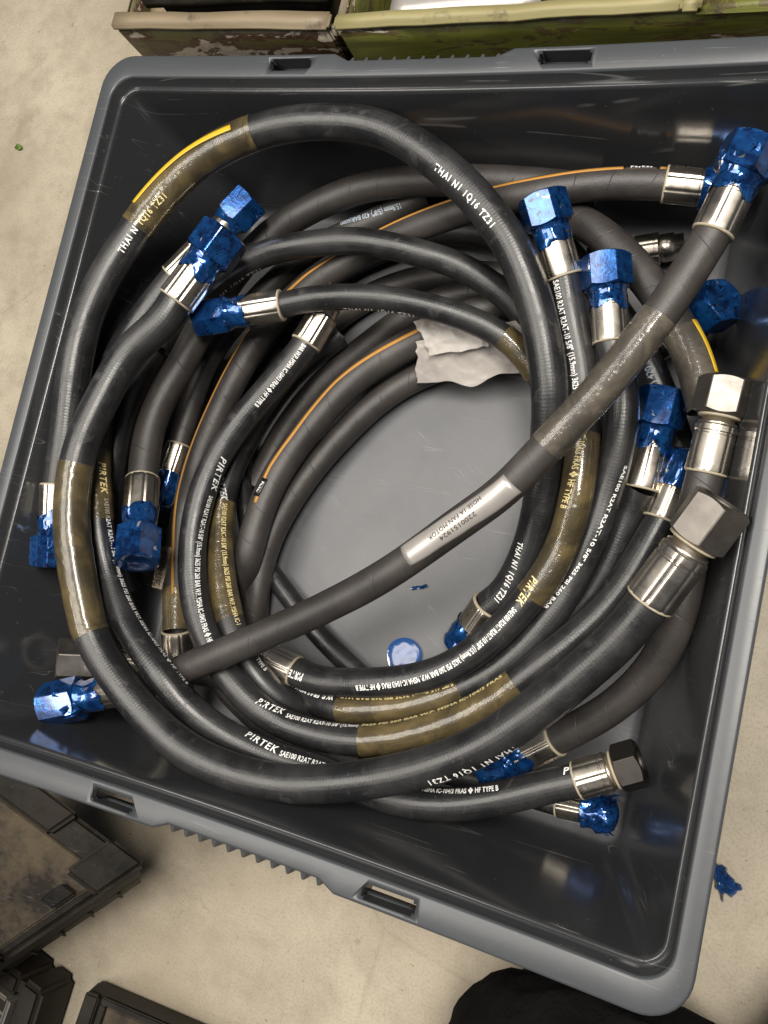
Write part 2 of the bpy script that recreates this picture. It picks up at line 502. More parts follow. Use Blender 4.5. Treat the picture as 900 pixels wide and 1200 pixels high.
for sy in (-1, 1):
    for sx in (-1, 1):                      # pocket walls below each slot
        bm = bmesh.new()
        for (dx, dy, lx, ly) in ((0, .0072, .042, .0018), (-.0208, 0, .0018, .0125), (.0208, 0, .0018, .0125)):
            bmesh.ops.create_cube(bm, size=1, matrix=Matrix.Translation((sx * .112 + dx, sy * (.2968 - dy), .1745)) @ Matrix.Diagonal((lx, ly, .019, 1)))
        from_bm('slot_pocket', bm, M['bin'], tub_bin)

rib_me = None
for sy in (-1, 1):
    for k in range(11):
        x = -.0600 + .0120 * k
        yb = sy * (.3113 - BIN_Y_BOW * (1 - (x / .3) ** 2))
        if rib_me is None:
            bm = bmesh.new()                # a little gusset under the recessed flange: outer face stands out
            prof = [(-.0075, .0), (-.0003, -.003), (.0, -.0225), (-.004, -.024), (-.0075, -.024)]
            f = [bm.verts.new((-.0008 - .0016 * (y < -.001), y, z)) for y, z in prof]
            b = [bm.verts.new((.0008 + .0016 * (y < -.001), y, z)) for y, z in prof]
            bm.faces.new(f); bm.faces.new(b[::-1])
            for i in range(5):
                bm.faces.new((f[i], f[(i + 1) % 5], b[(i + 1) % 5], b[i]))
            r0 = from_bm('rib', bm, M['rim'], tub_bin)
            rib_me = r0.data
            rb = r0
        else:
            rb = rb.copy()
            COL.objects.link(rb)
        rb.location = (x, yb, .1868)
        rb.rotation_euler = (0, 0, 0 if sy > 0 else math.pi)

HOSES = {
'H1': dict(r=0.0145, kind='rubber', start=((-0.2513,-0.1415,0.1500), 'blue'), end=((0.0804,-0.1391,0.0252), 'cap'), pts=[(-0.2612,-0.0726,0.1594),(-0.2617,-0.0569,0.1615),(-0.2623,-0.0411,0.1635),(-0.2628,-0.0252,0.1656),(-0.2634,-0.0096,0.1679),(-0.2640,0.0058,0.1701),(-0.2646,0.0211,0.1722),(-0.2650,0.0363,0.1738),(-0.2653,0.0517,0.1747),(-0.2652,0.0674,0.1746),(-0.2640,0.0833,0.1738),(-0.2614,0.0990,0.1730),(-0.2574,0.1145,0.1722),(-0.2526,0.1296,0.1714),(-0.2469,0.1445,0.1707),(-0.2405,0.1591,0.1700),(-0.2335,0.1733,0.1693),(-0.2256,0.1871,0.1688),(-0.2167,0.2003,0.1683),(-0.2066,0.2126,0.1678),(-0.1954,0.2236,0.1674),(-0.1831,0.2331,0.1670),(-0.1700,0.2412,0.1666),(-0.1565,0.2481,0.1662),(-0.1426,0.2536,0.1658),(-0.1285,0.2578,0.1654),(-0.1141,0.2606,0.1649),(-0.0995,0.2624,0.1644),(-0.0848,0.2634,0.1637),(-0.0702,0.2636,0.1630),(-0.0556,0.2630,0.1621),(-0.0410,0.2610,0.1610),(-0.0264,0.2572,0.1598),(-0.0120,0.2515,0.1583),(0.0022,0.2444,0.1567),(0.0162,0.2365,0.1548),(0.0300,0.2277,0.1528),(0.0437,0.2180,0.1504),(0.0570,0.2073,0.1479),(0.0697,0.1956,0.1451),(0.0814,0.1833,0.1421),(0.0918,0.1701,0.1390),(0.1008,0.1563,0.1356),(0.1087,0.1419,0.1321),(0.1156,0.1269,0.1284),(0.1217,0.1118,0.1246),(0.1268,0.0973,0.1207),(0.1307,0.0837,0.1168),(0.1336,0.0705,0.1124),(0.1353,0.0573,0.1062),(0.1360,0.0436,0.0990),(0.1365,0.0292,0.0927),(0.1366,0.0144,0.0871),(0.1364,-0.0004,0.0816),(0.1357,-0.0152,0.0762),(0.1343,-0.0298,0.0709),(0.1318,-0.0442,0.0657),(0.1280,-0.0581,0.0606),(0.1228,-0.0716,0.0556),(0.1155,-0.0843,0.0507),(0.1050,-0.0955,0.0459)]),
'H2': dict(r=0.0145, kind='rubber', start=((-0.1546,0.1656,0.1600), 'blue'), end=((0.2689,-0.0040,0.1914), 'steel'), pts=[(-0.1848,0.1006,0.1642),(-0.1902,0.0855,0.1652),(-0.1987,0.0724,0.1661),(-0.2088,0.0603,0.1671),(-0.2174,0.0470,0.1682),(-0.2231,0.0325,0.1692),(-0.2270,0.0179,0.1702),(-0.2302,0.0033,0.1713),(-0.2331,-0.0115,0.1724),(-0.2353,-0.0269,0.1734),(-0.2365,-0.0429,0.1739),(-0.2361,-0.0592,0.1738),(-0.2342,-0.0755,0.1733),(-0.2308,-0.0918,0.1725),(-0.2261,-0.1080,0.1714),(-0.2205,-0.1238,0.1697),(-0.2141,-0.1391,0.1679),(-0.2073,-0.1541,0.1660),(-0.2002,-0.1689,0.1642),(-0.1920,-0.1831,0.1623),(-0.1816,-0.1960,0.1605),(-0.1693,-0.2074,0.1587),(-0.1559,-0.2176,0.1569),(-0.1422,-0.2270,0.1552),(-0.1282,-0.2358,0.1536),(-0.1140,-0.2438,0.1520),(-0.0993,-0.2506,0.1506),(-0.0841,-0.2558,0.1492),(-0.0684,-0.2592,0.1479),(-0.0526,-0.2610,0.1468),(-0.0367,-0.2616,0.1457),(-0.0211,-0.2611,0.1449),(-0.0056,-0.2594,0.1441),(0.0097,-0.2565,0.1435),(0.0248,-0.2523,0.1431),(0.0398,-0.2474,0.1428),(0.0547,-0.2417,0.1427),(0.0695,-0.2355,0.1428),(0.0840,-0.2287,0.1430),(0.0984,-0.2213,0.1435),(0.1123,-0.2132,0.1442),(0.1258,-0.2043,0.1451),(0.1387,-0.1945,0.1462),(0.1508,-0.1837,0.1476),(0.1622,-0.1723,0.1492),(0.1731,-0.1604,0.1511),(0.1837,-0.1482,0.1533),(0.1938,-0.1359,0.1558),(0.2035,-0.1233,0.1586),(0.2129,-0.1107,0.1616),(0.2217,-0.0978,0.1649),(0.2294,-0.0845,0.1685),(0.2363,-0.0709,0.1723)]),
'H3': dict(r=0.0125, kind='fabric', start=((0.2496,0.2341,0.1900), 'blue'), end=((-0.2449,-0.2615,0.1261), 'blue'), pts=[(0.2332,0.1737,0.1833),(0.2274,0.1588,0.1817),(0.2214,0.1441,0.1800),(0.2149,0.1294,0.1783),(0.2076,0.1146,0.1764),(0.1998,0.0999,0.1745),(0.1917,0.0854,0.1725),(0.1833,0.0711,0.1704),(0.1745,0.0571,0.1682),(0.1653,0.0435,0.1659),(0.1557,0.0303,0.1635),(0.1463,0.0171,0.1611),(0.1369,0.0039,0.1586),(0.1273,-0.0089,0.1561),(0.1170,-0.0205,0.1535),(0.1062,-0.0309,0.1510),(0.0953,-0.0409,0.1485),(0.0844,-0.0511,0.1460),(0.0735,-0.0615,0.1436),(0.0624,-0.0719,0.1412),(0.0509,-0.0823,0.1390),(0.0391,-0.0923,0.1369),(0.0271,-0.1019,0.1349),(0.0149,-0.1110,0.1331),(0.0028,-0.1196,0.1315),(-0.0093,-0.1281,0.1300),(-0.0214,-0.1364,0.1288),(-0.0338,-0.1446,0.1277),(-0.0464,-0.1529,0.1269),(-0.0591,-0.1613,0.1262),(-0.0719,-0.1696,0.1257),(-0.0845,-0.1778,0.1254),(-0.0974,-0.1861,0.1247),(-0.1113,-0.1945,0.1225),(-0.1258,-0.2031,0.1198),(-0.1397,-0.2114,0.1190),(-0.1528,-0.2195,0.1197),(-0.1593,-0.2235,0.1202)]),
'H4': dict(r=0.0125, kind='rubber', start=((-0.1586,0.2123,0.1300), 'blue'), end=((0.2465,-0.1802,0.0988), 'dark'), pts=[(-0.2170,0.1327,0.1329),(-0.2250,0.1186,0.1336),(-0.2327,0.1045,0.1343),(-0.2401,0.0901,0.1350),(-0.2466,0.0754,0.1357),(-0.2520,0.0602,0.1364),(-0.2556,0.0445,0.1371),(-0.2573,0.0284,0.1378),(-0.2574,0.0122,0.1382),(-0.2560,-0.0041,0.1384),(-0.2531,-0.0202,0.1386),(-0.2492,-0.0358,0.1388),(-0.2445,-0.0511,0.1390),(-0.2390,-0.0663,0.1394),(-0.2329,-0.0816,0.1398),(-0.2264,-0.0966,0.1402),(-0.2200,-0.1114,0.1393),(-0.2138,-0.1257,0.1373),(-0.2059,-0.1394,0.1363),(-0.1963,-0.1524,0.1365),(-0.1858,-0.1642,0.1371),(-0.1744,-0.1746,0.1378),(-0.1625,-0.1838,0.1387),(-0.1498,-0.1925,0.1398),(-0.1366,-0.2012,0.1405),(-0.1235,-0.2105,0.1395),(-0.1111,-0.2199,0.1364),(-0.0985,-0.2283,0.1325),(-0.0853,-0.2350,0.1287),(-0.0715,-0.2402,0.1251),(-0.0572,-0.2442,0.1216),(-0.0423,-0.2469,0.1184),(-0.0272,-0.2487,0.1155),(-0.0119,-0.2495,0.1127),(0.0036,-0.2501,0.1102),(0.0194,-0.2510,0.1079),(0.0354,-0.2526,0.1058),(0.0514,-0.2542,0.1040),(0.0673,-0.2547,0.1023),(0.0831,-0.2540,0.1009),(0.0986,-0.2520,0.0997),(0.1138,-0.2484,0.0987),(0.1286,-0.2434,0.0980),(0.1430,-0.2373,0.0974),(0.1572,-0.2304,0.0970),(0.1712,-0.2229,0.0968),(0.1851,-0.2153,0.0967),(0.1993,-0.2079,0.0968),(0.2064,-0.2044,0.0969)]),
'H5': dict(r=0.0125, kind='rubber', start=((-0.0751,0.1512,0.0900), 'plain'), end=((0.2380,0.0542,0.0660), 'bluecap'), pts=[(-0.0935,0.0974,0.0932),(-0.1006,0.0827,0.0939),(-0.1086,0.0685,0.0945),(-0.1170,0.0544,0.0951),(-0.1256,0.0403,0.0957),(-0.1338,0.0262,0.0962),(-0.1414,0.0117,0.0966),(-0.1480,-0.0032,0.0970),(-0.1532,-0.0187,0.0974),(-0.1569,-0.0347,0.0977),(-0.1589,-0.0510,0.0980),(-0.1591,-0.0673,0.0983),(-0.1579,-0.0835,0.0987),(-0.1552,-0.0993,0.0991),(-0.1513,-0.1147,0.0995),(-0.1459,-0.1298,0.1000),(-0.1390,-0.1444,0.1005),(-0.1305,-0.1582,0.1012),(-0.1204,-0.1710,0.1018),(-0.1091,-0.1827,0.1023),(-0.0969,-0.1932,0.1027),(-0.0844,-0.2023,0.1026),(-0.0723,-0.2102,0.1013),(-0.0602,-0.2167,0.0992),(-0.0475,-0.2217,0.0971),(-0.0340,-0.2250,0.0951),(-0.0198,-0.2267,0.0933),(-0.0050,-0.2270,0.0916),(0.0102,-0.2262,0.0900),(0.0255,-0.2241,0.0885),(0.0406,-0.2204,0.0871),(0.0553,-0.2151,0.0859),(0.0695,-0.2086,0.0847),(0.0834,-0.2012,0.0836),(0.0970,-0.1930,0.0827),(0.1100,-0.1839,0.0817),(0.1223,-0.1737,0.0809),(0.1337,-0.1625,0.0801),(0.1444,-0.1505,0.0794),(0.1547,-0.1381,0.0786),(0.1649,-0.1255,0.0777),(0.1750,-0.1129,0.0764),(0.1848,-0.1000,0.0750),(0.1940,-0.0866,0.0737),(0.2021,-0.0724,0.0724),(0.2090,-0.0575,0.0711),(0.2148,-0.0420,0.0697),(0.2199,-0.0263,0.0684),(0.2247,-0.0103,0.0671),(0.2272,-0.0023,0.0664)]),
'H6': dict(r=0.0125, kind='rubber', start=((0.1012,0.2195,0.1387), 'blue'), end=((-0.1054,-0.1758,0.0639), 'plain'), pts=[(0.1268,0.1647,0.1184),(0.1316,0.1506,0.1141),(0.1367,0.1361,0.1107),(0.1423,0.1212,0.1079),(0.1481,0.1061,0.1054),(0.1530,0.0908,0.1029),(0.1568,0.0750,0.1010),(0.1600,0.0588,0.1005),(0.1625,0.0424,0.1008),(0.1643,0.0261,0.1005),(0.1653,0.0099,0.0998),(0.1652,-0.0059,0.0980),(0.1638,-0.0210,0.0939),(0.1610,-0.0361,0.0894),(0.1571,-0.0513,0.0872),(0.1515,-0.0662,0.0861),(0.1445,-0.0806,0.0848),(0.1366,-0.0945,0.0833),(0.1280,-0.1078,0.0820),(0.1187,-0.1204,0.0807),(0.1084,-0.1324,0.0796),(0.0973,-0.1434,0.0786),(0.0851,-0.1530,0.0777),(0.0717,-0.1610,0.0766),(0.0575,-0.1675,0.0754),(0.0426,-0.1728,0.0743),(0.0275,-0.1774,0.0732),(0.0119,-0.1814,0.0714),(-0.0037,-0.1848,0.0693),(-0.0188,-0.1870,0.0680),(-0.0336,-0.1871,0.0662),(-0.0484,-0.1854,0.0637)]),
'H8': dict(r=0.0125, kind='rubber', start=((0.1551,0.1815,0.1205), 'blue'), end=None, pts=[(0.1705,0.1187,0.1108),(0.1769,0.1040,0.1079),(0.1826,0.0891,0.1050),(0.1867,0.0736,0.1021),(0.1884,0.0577,0.0989),(0.1884,0.0420,0.0950),(0.1874,0.0265,0.0907),(0.1857,0.0108,0.0866),(0.1840,-0.0049,0.0836),(0.1822,-0.0207,0.0813),(0.1792,-0.0361,0.0772),(0.1750,-0.0512,0.0723),(0.1699,-0.0662,0.0695),(0.1642,-0.0809,0.0683),(0.1576,-0.0954,0.0672),(0.1500,-0.1095,0.0659),(0.1414,-0.1229,0.0647),(0.1318,-0.1353,0.0635),(0.1210,-0.1467,0.0624),(0.1090,-0.1573,0.0615),(0.0960,-0.1671,0.0607),(0.0825,-0.1760,0.0605),(0.0687,-0.1839,0.0606),(0.0542,-0.1908,0.0611),(0.0392,-0.1964,0.0618),(0.0240,-0.2010,0.0627),(0.0088,-0.2047,0.0625),(-0.0062,-0.2072,0.0603),(-0.0213,-0.2080,0.0562),(-0.0377,-0.2068,0.0501),(-0.0544,-0.2032,0.0446),(-0.0697,-0.1974,0.0416),(-0.0836,-0.1903,0.0396),(-0.0962,-0.1820,0.0391),(-0.1071,-0.1729,0.0412),(-0.1122,-0.1683,0.0429)]),
'H9': dict(r=0.0110, kind='rubber', start=((-0.1850,0.0973,0.1317), 'blue'), end=None, pts=[(-0.1111,0.1199,0.1206),(-0.0968,0.1257,0.1182),(-0.0821,0.1304,0.1159),(-0.0671,0.1339,0.1134),(-0.0519,0.1365,0.1108),(-0.0365,0.1384,0.1080),(-0.0210,0.1394,0.1052),(-0.0055,0.1395,0.1022),(0.0100,0.1388,0.0991),(0.0254,0.1373,0.0958),(0.0409,0.1351,0.0923),(0.0566,0.1317,0.0886),(0.0723,0.1265,0.0847),(0.0872,0.1191,0.0806),(0.1005,0.1094,0.0764),(0.1111,0.0987,0.0719),(0.1191,0.0879,0.0673),(0.1256,0.0763,0.0625),(0.1311,0.0633,0.0577),(0.1352,0.0490,0.0527),(0.1375,0.0341,0.0476),(0.1383,0.0191,0.0424),(0.1379,0.0037,0.0372),(0.1367,-0.0119,0.0319),(0.1350,-0.0277,0.0266),(0.1341,-0.0357,0.0240)]),
'H10': dict(r=0.0125, kind='rubber', start=None, end=((0.2139,0.0961,0.0785), 'blue'), pts=[(-0.0857,0.1237,0.0457),(-0.0970,0.1128,0.0471),(-0.1078,0.1013,0.0485),(-0.1177,0.0889,0.0500),(-0.1262,0.0755,0.0515),(-0.1333,0.0614,0.0531),(-0.1394,0.0470,0.0547),(-0.1447,0.0322,0.0564),(-0.1495,0.0172,0.0582),(-0.1536,0.0019,0.0600),(-0.1565,-0.0138,0.0619),(-0.1578,-0.0298,0.0638),(-0.1572,-0.0460,0.0659),(-0.1546,-0.0623,0.0680),(-0.1503,-0.0783,0.0702),(-0.1447,-0.0939,0.0725),(-0.1379,-0.1090,0.0749),(-0.1304,-0.1238,0.0774),(-0.1222,-0.1384,0.0799),(-0.1130,-0.1523,0.0825),(-0.1027,-0.1654,0.0845),(-0.0920,-0.1775,0.0849),(-0.0809,-0.1885,0.0834),(-0.0695,-0.1984,0.0800),(-0.0577,-0.2068,0.0748),(-0.0460,-0.2135,0.0667),(-0.0350,-0.2186,0.0547),(-0.0228,-0.2212,0.0440),(-0.0078,-0.2212,0.0394),(0.0085,-0.2192,0.0384),(0.0248,-0.2161,0.0379),(0.0407,-0.2119,0.0377),(0.0562,-0.2065,0.0376),(0.0711,-0.1999,0.0376),(0.0852,-0.1920,0.0378),(0.0984,-0.1829,0.0381),(0.1105,-0.1729,0.0385),(0.1213,-0.1621,0.0391),(0.1311,-0.1505,0.0397),(0.1402,-0.1383,0.0405),(0.1487,-0.1253,0.0414),(0.1569,-0.1120,0.0426),(0.1653,-0.0985,0.0442),(0.1737,-0.0851,0.0461),(0.1816,-0.0714,0.0483),(0.1879,-0.0569,0.0507),(0.1924,-0.0418,0.0532),(0.1959,-0.0263,0.0556),(0.1993,-0.0107,0.0582),(0.2035,0.0045,0.0624),(0.2088,0.0190,0.0700)]),
'H12': dict(r=0.0118, kind='rubber', start=None, end=None, pts=[(-0.2294,0.0712,0.1101),(-0.2248,0.0856,0.1074),(-0.2187,0.0994,0.1064),(-0.2094,0.1117,0.1090),(-0.1986,0.1231,0.1126),(-0.1891,0.1349,0.1130),(-0.1800,0.1465,0.1113),(-0.1698,0.1569,0.1094),(-0.1584,0.1657,0.1077),(-0.1459,0.1727,0.1061),(-0.1325,0.1781,0.1047),(-0.1186,0.1824,0.1034),(-0.1043,0.1858,0.1022),(-0.0899,0.1887,0.1012),(-0.0752,0.1908,0.1003),(-0.0600,0.1917,0.0993),(-0.0447,0.1914,0.0979),(-0.0295,0.1903,0.0954),(-0.0146,0.1890,0.0920),(0.0003,0.1873,0.0885),(0.0151,0.1852,0.0849),(0.0300,0.1817,0.0814),(0.0449,0.1763,0.0778),(0.0595,0.1695,0.0742),(0.0736,0.1616,0.0697),(0.0856,0.1525,0.0639),(0.0943,0.1430,0.0573),(0.1012,0.1331,0.0506),(0.1076,0.1221,0.0434),(0.1135,0.1101,0.0348),(0.1163,0.1040,0.0300)]),
'H12b': dict(r=0.0118, kind='rubber', start=None, end=None, pts=[(-0.2408,0.1052,0.0720),(-0.2435,0.0900,0.0821),(-0.2459,0.0748,0.0914),(-0.2480,0.0595,0.0992),(-0.2496,0.0441,0.1053),(-0.2508,0.0286,0.1098),(-0.2515,0.0132,0.1124),(-0.2518,-0.0019,0.1134),(-0.2517,-0.0168,0.1130),(-0.2513,-0.0314,0.1116),(-0.2507,-0.0459,0.1093),(-0.2498,-0.0603,0.1061),(-0.2487,-0.0745,0.1019),(-0.2473,-0.0883,0.0967),(-0.2455,-0.1020,0.0909),(-0.2429,-0.1160,0.0849),(-0.2392,-0.1304,0.0790),(-0.2347,-0.1451,0.0730),(-0.2323,-0.1525,0.0700)]),
'H17': dict(r=0.0125, kind='fabric', start=((0.2489,0.2482,0.0974), 'bluecap'), end=((-0.1633,-0.2484,0.0400), 'plain'), pts=[(0.1876,0.2496,0.1040),(0.1718,0.2489,0.1056),(0.1561,0.2477,0.1072),(0.1406,0.2457,0.1089),(0.1254,0.2428,0.1106),(0.1104,0.2392,0.1122),(0.0953,0.2356,0.1128),(0.0799,0.2327,0.1114),(0.0640,0.2306,0.1077),(0.0479,0.2284,0.1033),(0.0318,0.2255,0.0988),(0.0157,0.2221,0.0944),(-0.0005,0.2182,0.0900),(-0.0166,0.2137,0.0856),(-0.0325,0.2083,0.0815),(-0.0477,0.2018,0.0783),(-0.0621,0.1943,0.0761),(-0.0759,0.1862,0.0745),(-0.0892,0.1778,0.0731),(-0.1022,0.1691,0.0718),(-0.1147,0.1599,0.0705),(-0.1265,0.1498,0.0693),(-0.1375,0.1386,0.0682),(-0.1473,0.1261,0.0671),(-0.1559,0.1125,0.0661),(-0.1633,0.0984,0.0651),(-0.1697,0.0838,0.0641),(-0.1753,0.0689,0.0632),(-0.1804,0.0536,0.0623),(-0.1850,0.0381,0.0613),(-0.1893,0.0225,0.0604),(-0.1931,0.0066,0.0595),(-0.1965,-0.0095,0.0586),(-0.1994,-0.0259,0.0574),(-0.2025,-0.0423,0.0546),(-0.2048,-0.0588,0.0517),(-0.2043,-0.0754,0.0516),(-0.2016,-0.0921,0.0532),(-0.1978,-0.1085,0.0551),(-0.1932,-0.1247,0.0570),(-0.1880,-0.1405,0.0589),(-0.1824,-0.1560,0.0608),(-0.1767,-0.1711,0.0626),(-0.1738,-0.1786,0.0636)]),
'H18': dict(r=0.0135, kind='fabric', start=None, end=((-0.1786,-0.1234,0.1400), 'blue'), pts=[(0.1313,0.2547,0.0809),(0.1169,0.2550,0.0830),(0.1023,0.2554,0.0850),(0.0873,0.2556,0.0867),(0.0720,0.2558,0.0882),(0.0564,0.2559,0.0891),(0.0405,0.2560,0.0896),(0.0243,0.2560,0.0897),(0.0079,0.2559,0.0894),(-0.0087,0.2555,0.0891),(-0.0253,0.2548,0.0887),(-0.0422,0.2536,0.0881),(-0.0591,0.2514,0.0874),(-0.0755,0.2478,0.0868),(-0.0911,0.2427,0.0863),(-0.1059,0.2364,0.0859),(-0.1201,0.2290,0.0857),(-0.1338,0.2208,0.0856),(-0.1468,0.2114,0.0857),(-0.1587,0.2007,0.0859),(-0.1690,0.1886,0.0864),(-0.1778,0.1753,0.0871),(-0.1854,0.1613,0.0879),(-0.1918,0.1467,0.0890),(-0.1968,0.1317,0.0909),(-0.1986,0.1159,0.0959),(-0.1983,0.0995,0.1029),(-0.1998,0.0841,0.1068),(-0.2034,0.0694,0.1079),(-0.2077,0.0548,0.1087),(-0.2124,0.0402,0.1096),(-0.2163,0.0255,0.1106),(-0.2185,0.0106,0.1117),(-0.2188,-0.0046,0.1130),(-0.2172,-0.0200,0.1143),(-0.2141,-0.0357,0.1158),(-0.2101,-0.0514,0.1175)]),
'H19': dict(r=0.0110, kind='fabric', start=None, end=((-0.2219,-0.0729,0.0700), 'bluecap'), pts=[(-0.0235,0.2550,0.0651),(-0.0379,0.2473,0.0637),(-0.0524,0.2397,0.0625),(-0.0672,0.2323,0.0614),(-0.0821,0.2252,0.0603),(-0.0970,0.2181,0.0594),(-0.1115,0.2104,0.0585),(-0.1254,0.2017,0.0578),(-0.1383,0.1916,0.0572),(-0.1501,0.1802,0.0568),(-0.1610,0.1680,0.0565),(-0.1713,0.1553,0.0563),(-0.1811,0.1421,0.0563),(-0.1904,0.1286,0.0564),(-0.1990,0.1146,0.0566),(-0.2068,0.1002,0.0569),(-0.2130,0.0852,0.0573),(-0.2171,0.0697,0.0577),(-0.2194,0.0542,0.0583),(-0.2205,0.0387,0.0588),(-0.2212,0.0232,0.0594),(-0.2218,0.0076,0.0601),(-0.2223,-0.0080,0.0607)]),
'H20': dict(r=0.0135, kind='fabric', start=None, end=None, pts=[(0.0877,0.2313,0.0896),(0.1017,0.2291,0.0897),(0.1155,0.2258,0.0902),(0.1287,0.2206,0.0910),(0.1413,0.2135,0.0919),(0.1536,0.2048,0.0928),(0.1657,0.1948,0.0937),(0.1774,0.1838,0.0947),(0.1887,0.1720,0.0956),(0.1996,0.1595,0.0965),(0.2100,0.1463,0.0975),(0.2197,0.1325,0.0984),(0.2285,0.1177,0.0993),(0.2360,0.1020,0.0999),(0.2428,0.0858,0.1000),(0.2461,0.0777,0.1000)]),
'H21': dict(r=0.0125, kind='rubber', start=None, end=None, pts=[(0.0990,0.2268,0.0410),(0.1120,0.2143,0.0432),(0.1249,0.2018,0.0455),(0.1379,0.1892,0.0477),(0.1503,0.1765,0.0500),(0.1615,0.1641,0.0523),(0.1717,0.1518,0.0545),(0.1812,0.1399,0.0560),(0.1899,0.1283,0.0556),(0.1982,0.1165,0.0531),(0.2064,0.1034,0.0501),(0.2145,0.0889,0.0474),(0.2223,0.0735,0.0451),(0.2298,0.0577,0.0440),(0.2335,0.0496,0.0444)]),
'H16': dict(r=0.0125, kind='fabric', start=((0.2581,0.0890,0.1423), 'steel'), end=((0.1313,-0.2256,0.0532), 'blue'), pts=[(0.2542,0.0248,0.1338),(0.2530,0.0093,0.1321),(0.2527,-0.0041,0.1304),(0.2530,-0.0157,0.1288),(0.2535,-0.0279,0.1273),(0.2540,-0.0416,0.1259),(0.2541,-0.0562,0.1243),(0.2534,-0.0707,0.1213),(0.2515,-0.0850,0.1159),(0.2479,-0.0991,0.1098),(0.2425,-0.1132,0.1039),(0.2352,-0.1267,0.0980),(0.2263,-0.1395,0.0924),(0.2163,-0.1515,0.0870),(0.2052,-0.1627,0.0818),(0.1933,-0.1733,0.0768),(0.1810,-0.1835,0.0721)]),
'H22': dict(r=0.0095, kind='rubber', start=None, end=None, pts=[(-0.1935,0.0398,0.0350),(-0.1856,0.0251,0.0358),(-0.1772,0.0098,0.0365),(-0.1685,-0.0058,0.0372),(-0.1615,-0.0213,0.0361),(-0.1582,-0.0365,0.0306),(-0.1556,-0.0516,0.0242),(-0.1506,-0.0668,0.0210),(-0.1433,-0.0812,0.0191),(-0.1331,-0.0939,0.0181),(-0.1203,-0.1045,0.0180),(-0.1069,-0.1145,0.0180),(-0.0936,-0.1246,0.0180),(-0.0803,-0.1348,0.0180),(-0.0668,-0.1447,0.0180),(-0.0529,-0.1540,0.0180),(-0.0386,-0.1625,0.0180),(-0.0237,-0.1702,0.0180),(-0.0086,-0.1776,0.0180),(0.0068,-0.1844,0.0180),(0.0226,-0.1899,0.0180),(0.0387,-0.1945,0.0180),(0.0467,-0.1967,0.0180)]),
'H23': dict(r=0.0135, kind='fabric', start=None, end=None, pts=[(0.0703,0.1688,0.0486),(0.0553,0.1624,0.0486),(0.0404,0.1555,0.0483),(0.0260,0.1477,0.0481),(0.0120,0.1392,0.0478),(-0.0016,0.1302,0.0476),(-0.0151,0.1209,0.0474),(-0.0283,0.1112,0.0473),(-0.0411,0.1010,0.0473),(-0.0533,0.0900,0.0473),(-0.0644,0.0780,0.0474),(-0.0742,0.0651,0.0477),(-0.0829,0.0515,0.0480),(-0.0909,0.0375,0.0485),(-0.0982,0.0233,0.0490),(-0.1051,0.0089,0.0497),(-0.1112,-0.0058,0.0504),(-0.1162,-0.0209,0.0513),(-0.1199,-0.0364,0.0522),(-0.1220,-0.0521,0.0532),(-0.1229,-0.0677,0.0542),(-0.1234,-0.0833,0.0545),(-0.1253,-0.0991,0.0519),(-0.1305,-0.1151,0.0431),(-0.1365,-0.1316,0.0320),(-0.1378,-0.1481,0.0281),(-0.1348,-0.1642,0.0303),(-0.1342,-0.1807,0.0269),(-0.1354,-0.1893,0.0220)]),
'H25': dict(r=0.0125, kind='fabric', start=None, end=None, pts=[(0.1045,0.1258,0.0210),(0.0879,0.1258,0.0211),(0.0714,0.1251,0.0213),(0.0550,0.1232,0.0216),(0.0389,0.1198,0.0218),(0.0232,0.1149,0.0221),(0.0081,0.1084,0.0224),(-0.0064,0.1005,0.0227),(-0.0201,0.0913,0.0231),(-0.0328,0.0809,0.0234),(-0.0443,0.0692,0.0238),(-0.0548,0.0565,0.0242),(-0.0645,0.0432,0.0247),(-0.0737,0.0296,0.0252),(-0.0825,0.0158,0.0257),(-0.0906,0.0015,0.0263),(-0.0980,-0.0131,0.0269),(-0.1046,-0.0281,0.0275),(-0.1103,-0.0434,0.0282),(-0.1151,-0.0590,0.0290),(-0.1185,-0.0749,0.0299),(-0.1201,-0.0911,0.0312),(-0.1199,-0.1074,0.0326),(-0.1185,-0.1237,0.0330),(-0.1178,-0.1400,0.0299),(-0.1181,-0.1566,0.0238),(-0.1180,-0.1649,0.0210)]),
'H24': dict(r=0.0125, kind='fabric', start=None, end=None, pts=[(0.0641,0.1852,0.0348),(0.0478,0.1828,0.0347),(0.0316,0.1799,0.0341),(0.0156,0.1757,0.0333),(0.0002,0.1698,0.0323),(-0.0144,0.1622,0.0314),(-0.0282,0.1532,0.0305),(-0.0413,0.1429,0.0296),(-0.0538,0.1319,0.0287),(-0.0659,0.1204,0.0279),(-0.0778,0.1086,0.0271),(-0.0895,0.0966,0.0263),(-0.1004,0.0840,0.0255),(-0.1105,0.0705,0.0247),(-0.1196,0.0565,0.0240),(-0.1277,0.0419,0.0232),(-0.1347,0.0269,0.0225),(-0.1406,0.0113,0.0218),(-0.1456,-0.0046,0.0211),(-0.1499,-0.0207,0.0210),(-0.1519,-0.0288,0.0210)]),
'H26': dict(r=0.0125, kind='fabric', start=None, end=None, pts=[(0.0658,0.2018,0.0210),(0.0492,0.2018,0.0210),(0.0326,0.2015,0.0210),(0.0161,0.2007,0.0211),(-0.0004,0.1990,0.0211),(-0.0167,0.1962,0.0212),(-0.0327,0.1921,0.0213),(-0.0482,0.1865,0.0214),(-0.0632,0.1796,0.0215),(-0.0775,0.1713,0.0215),(-0.0909,0.1616,0.0216),(-0.1032,0.1506,0.0217),(-0.1145,0.1385,0.0218),(-0.1248,0.1255,0.0218),(-0.1343,0.1120,0.0219),(-0.1432,0.0980,0.0219),(-0.1518,0.0838,0.0220)]),
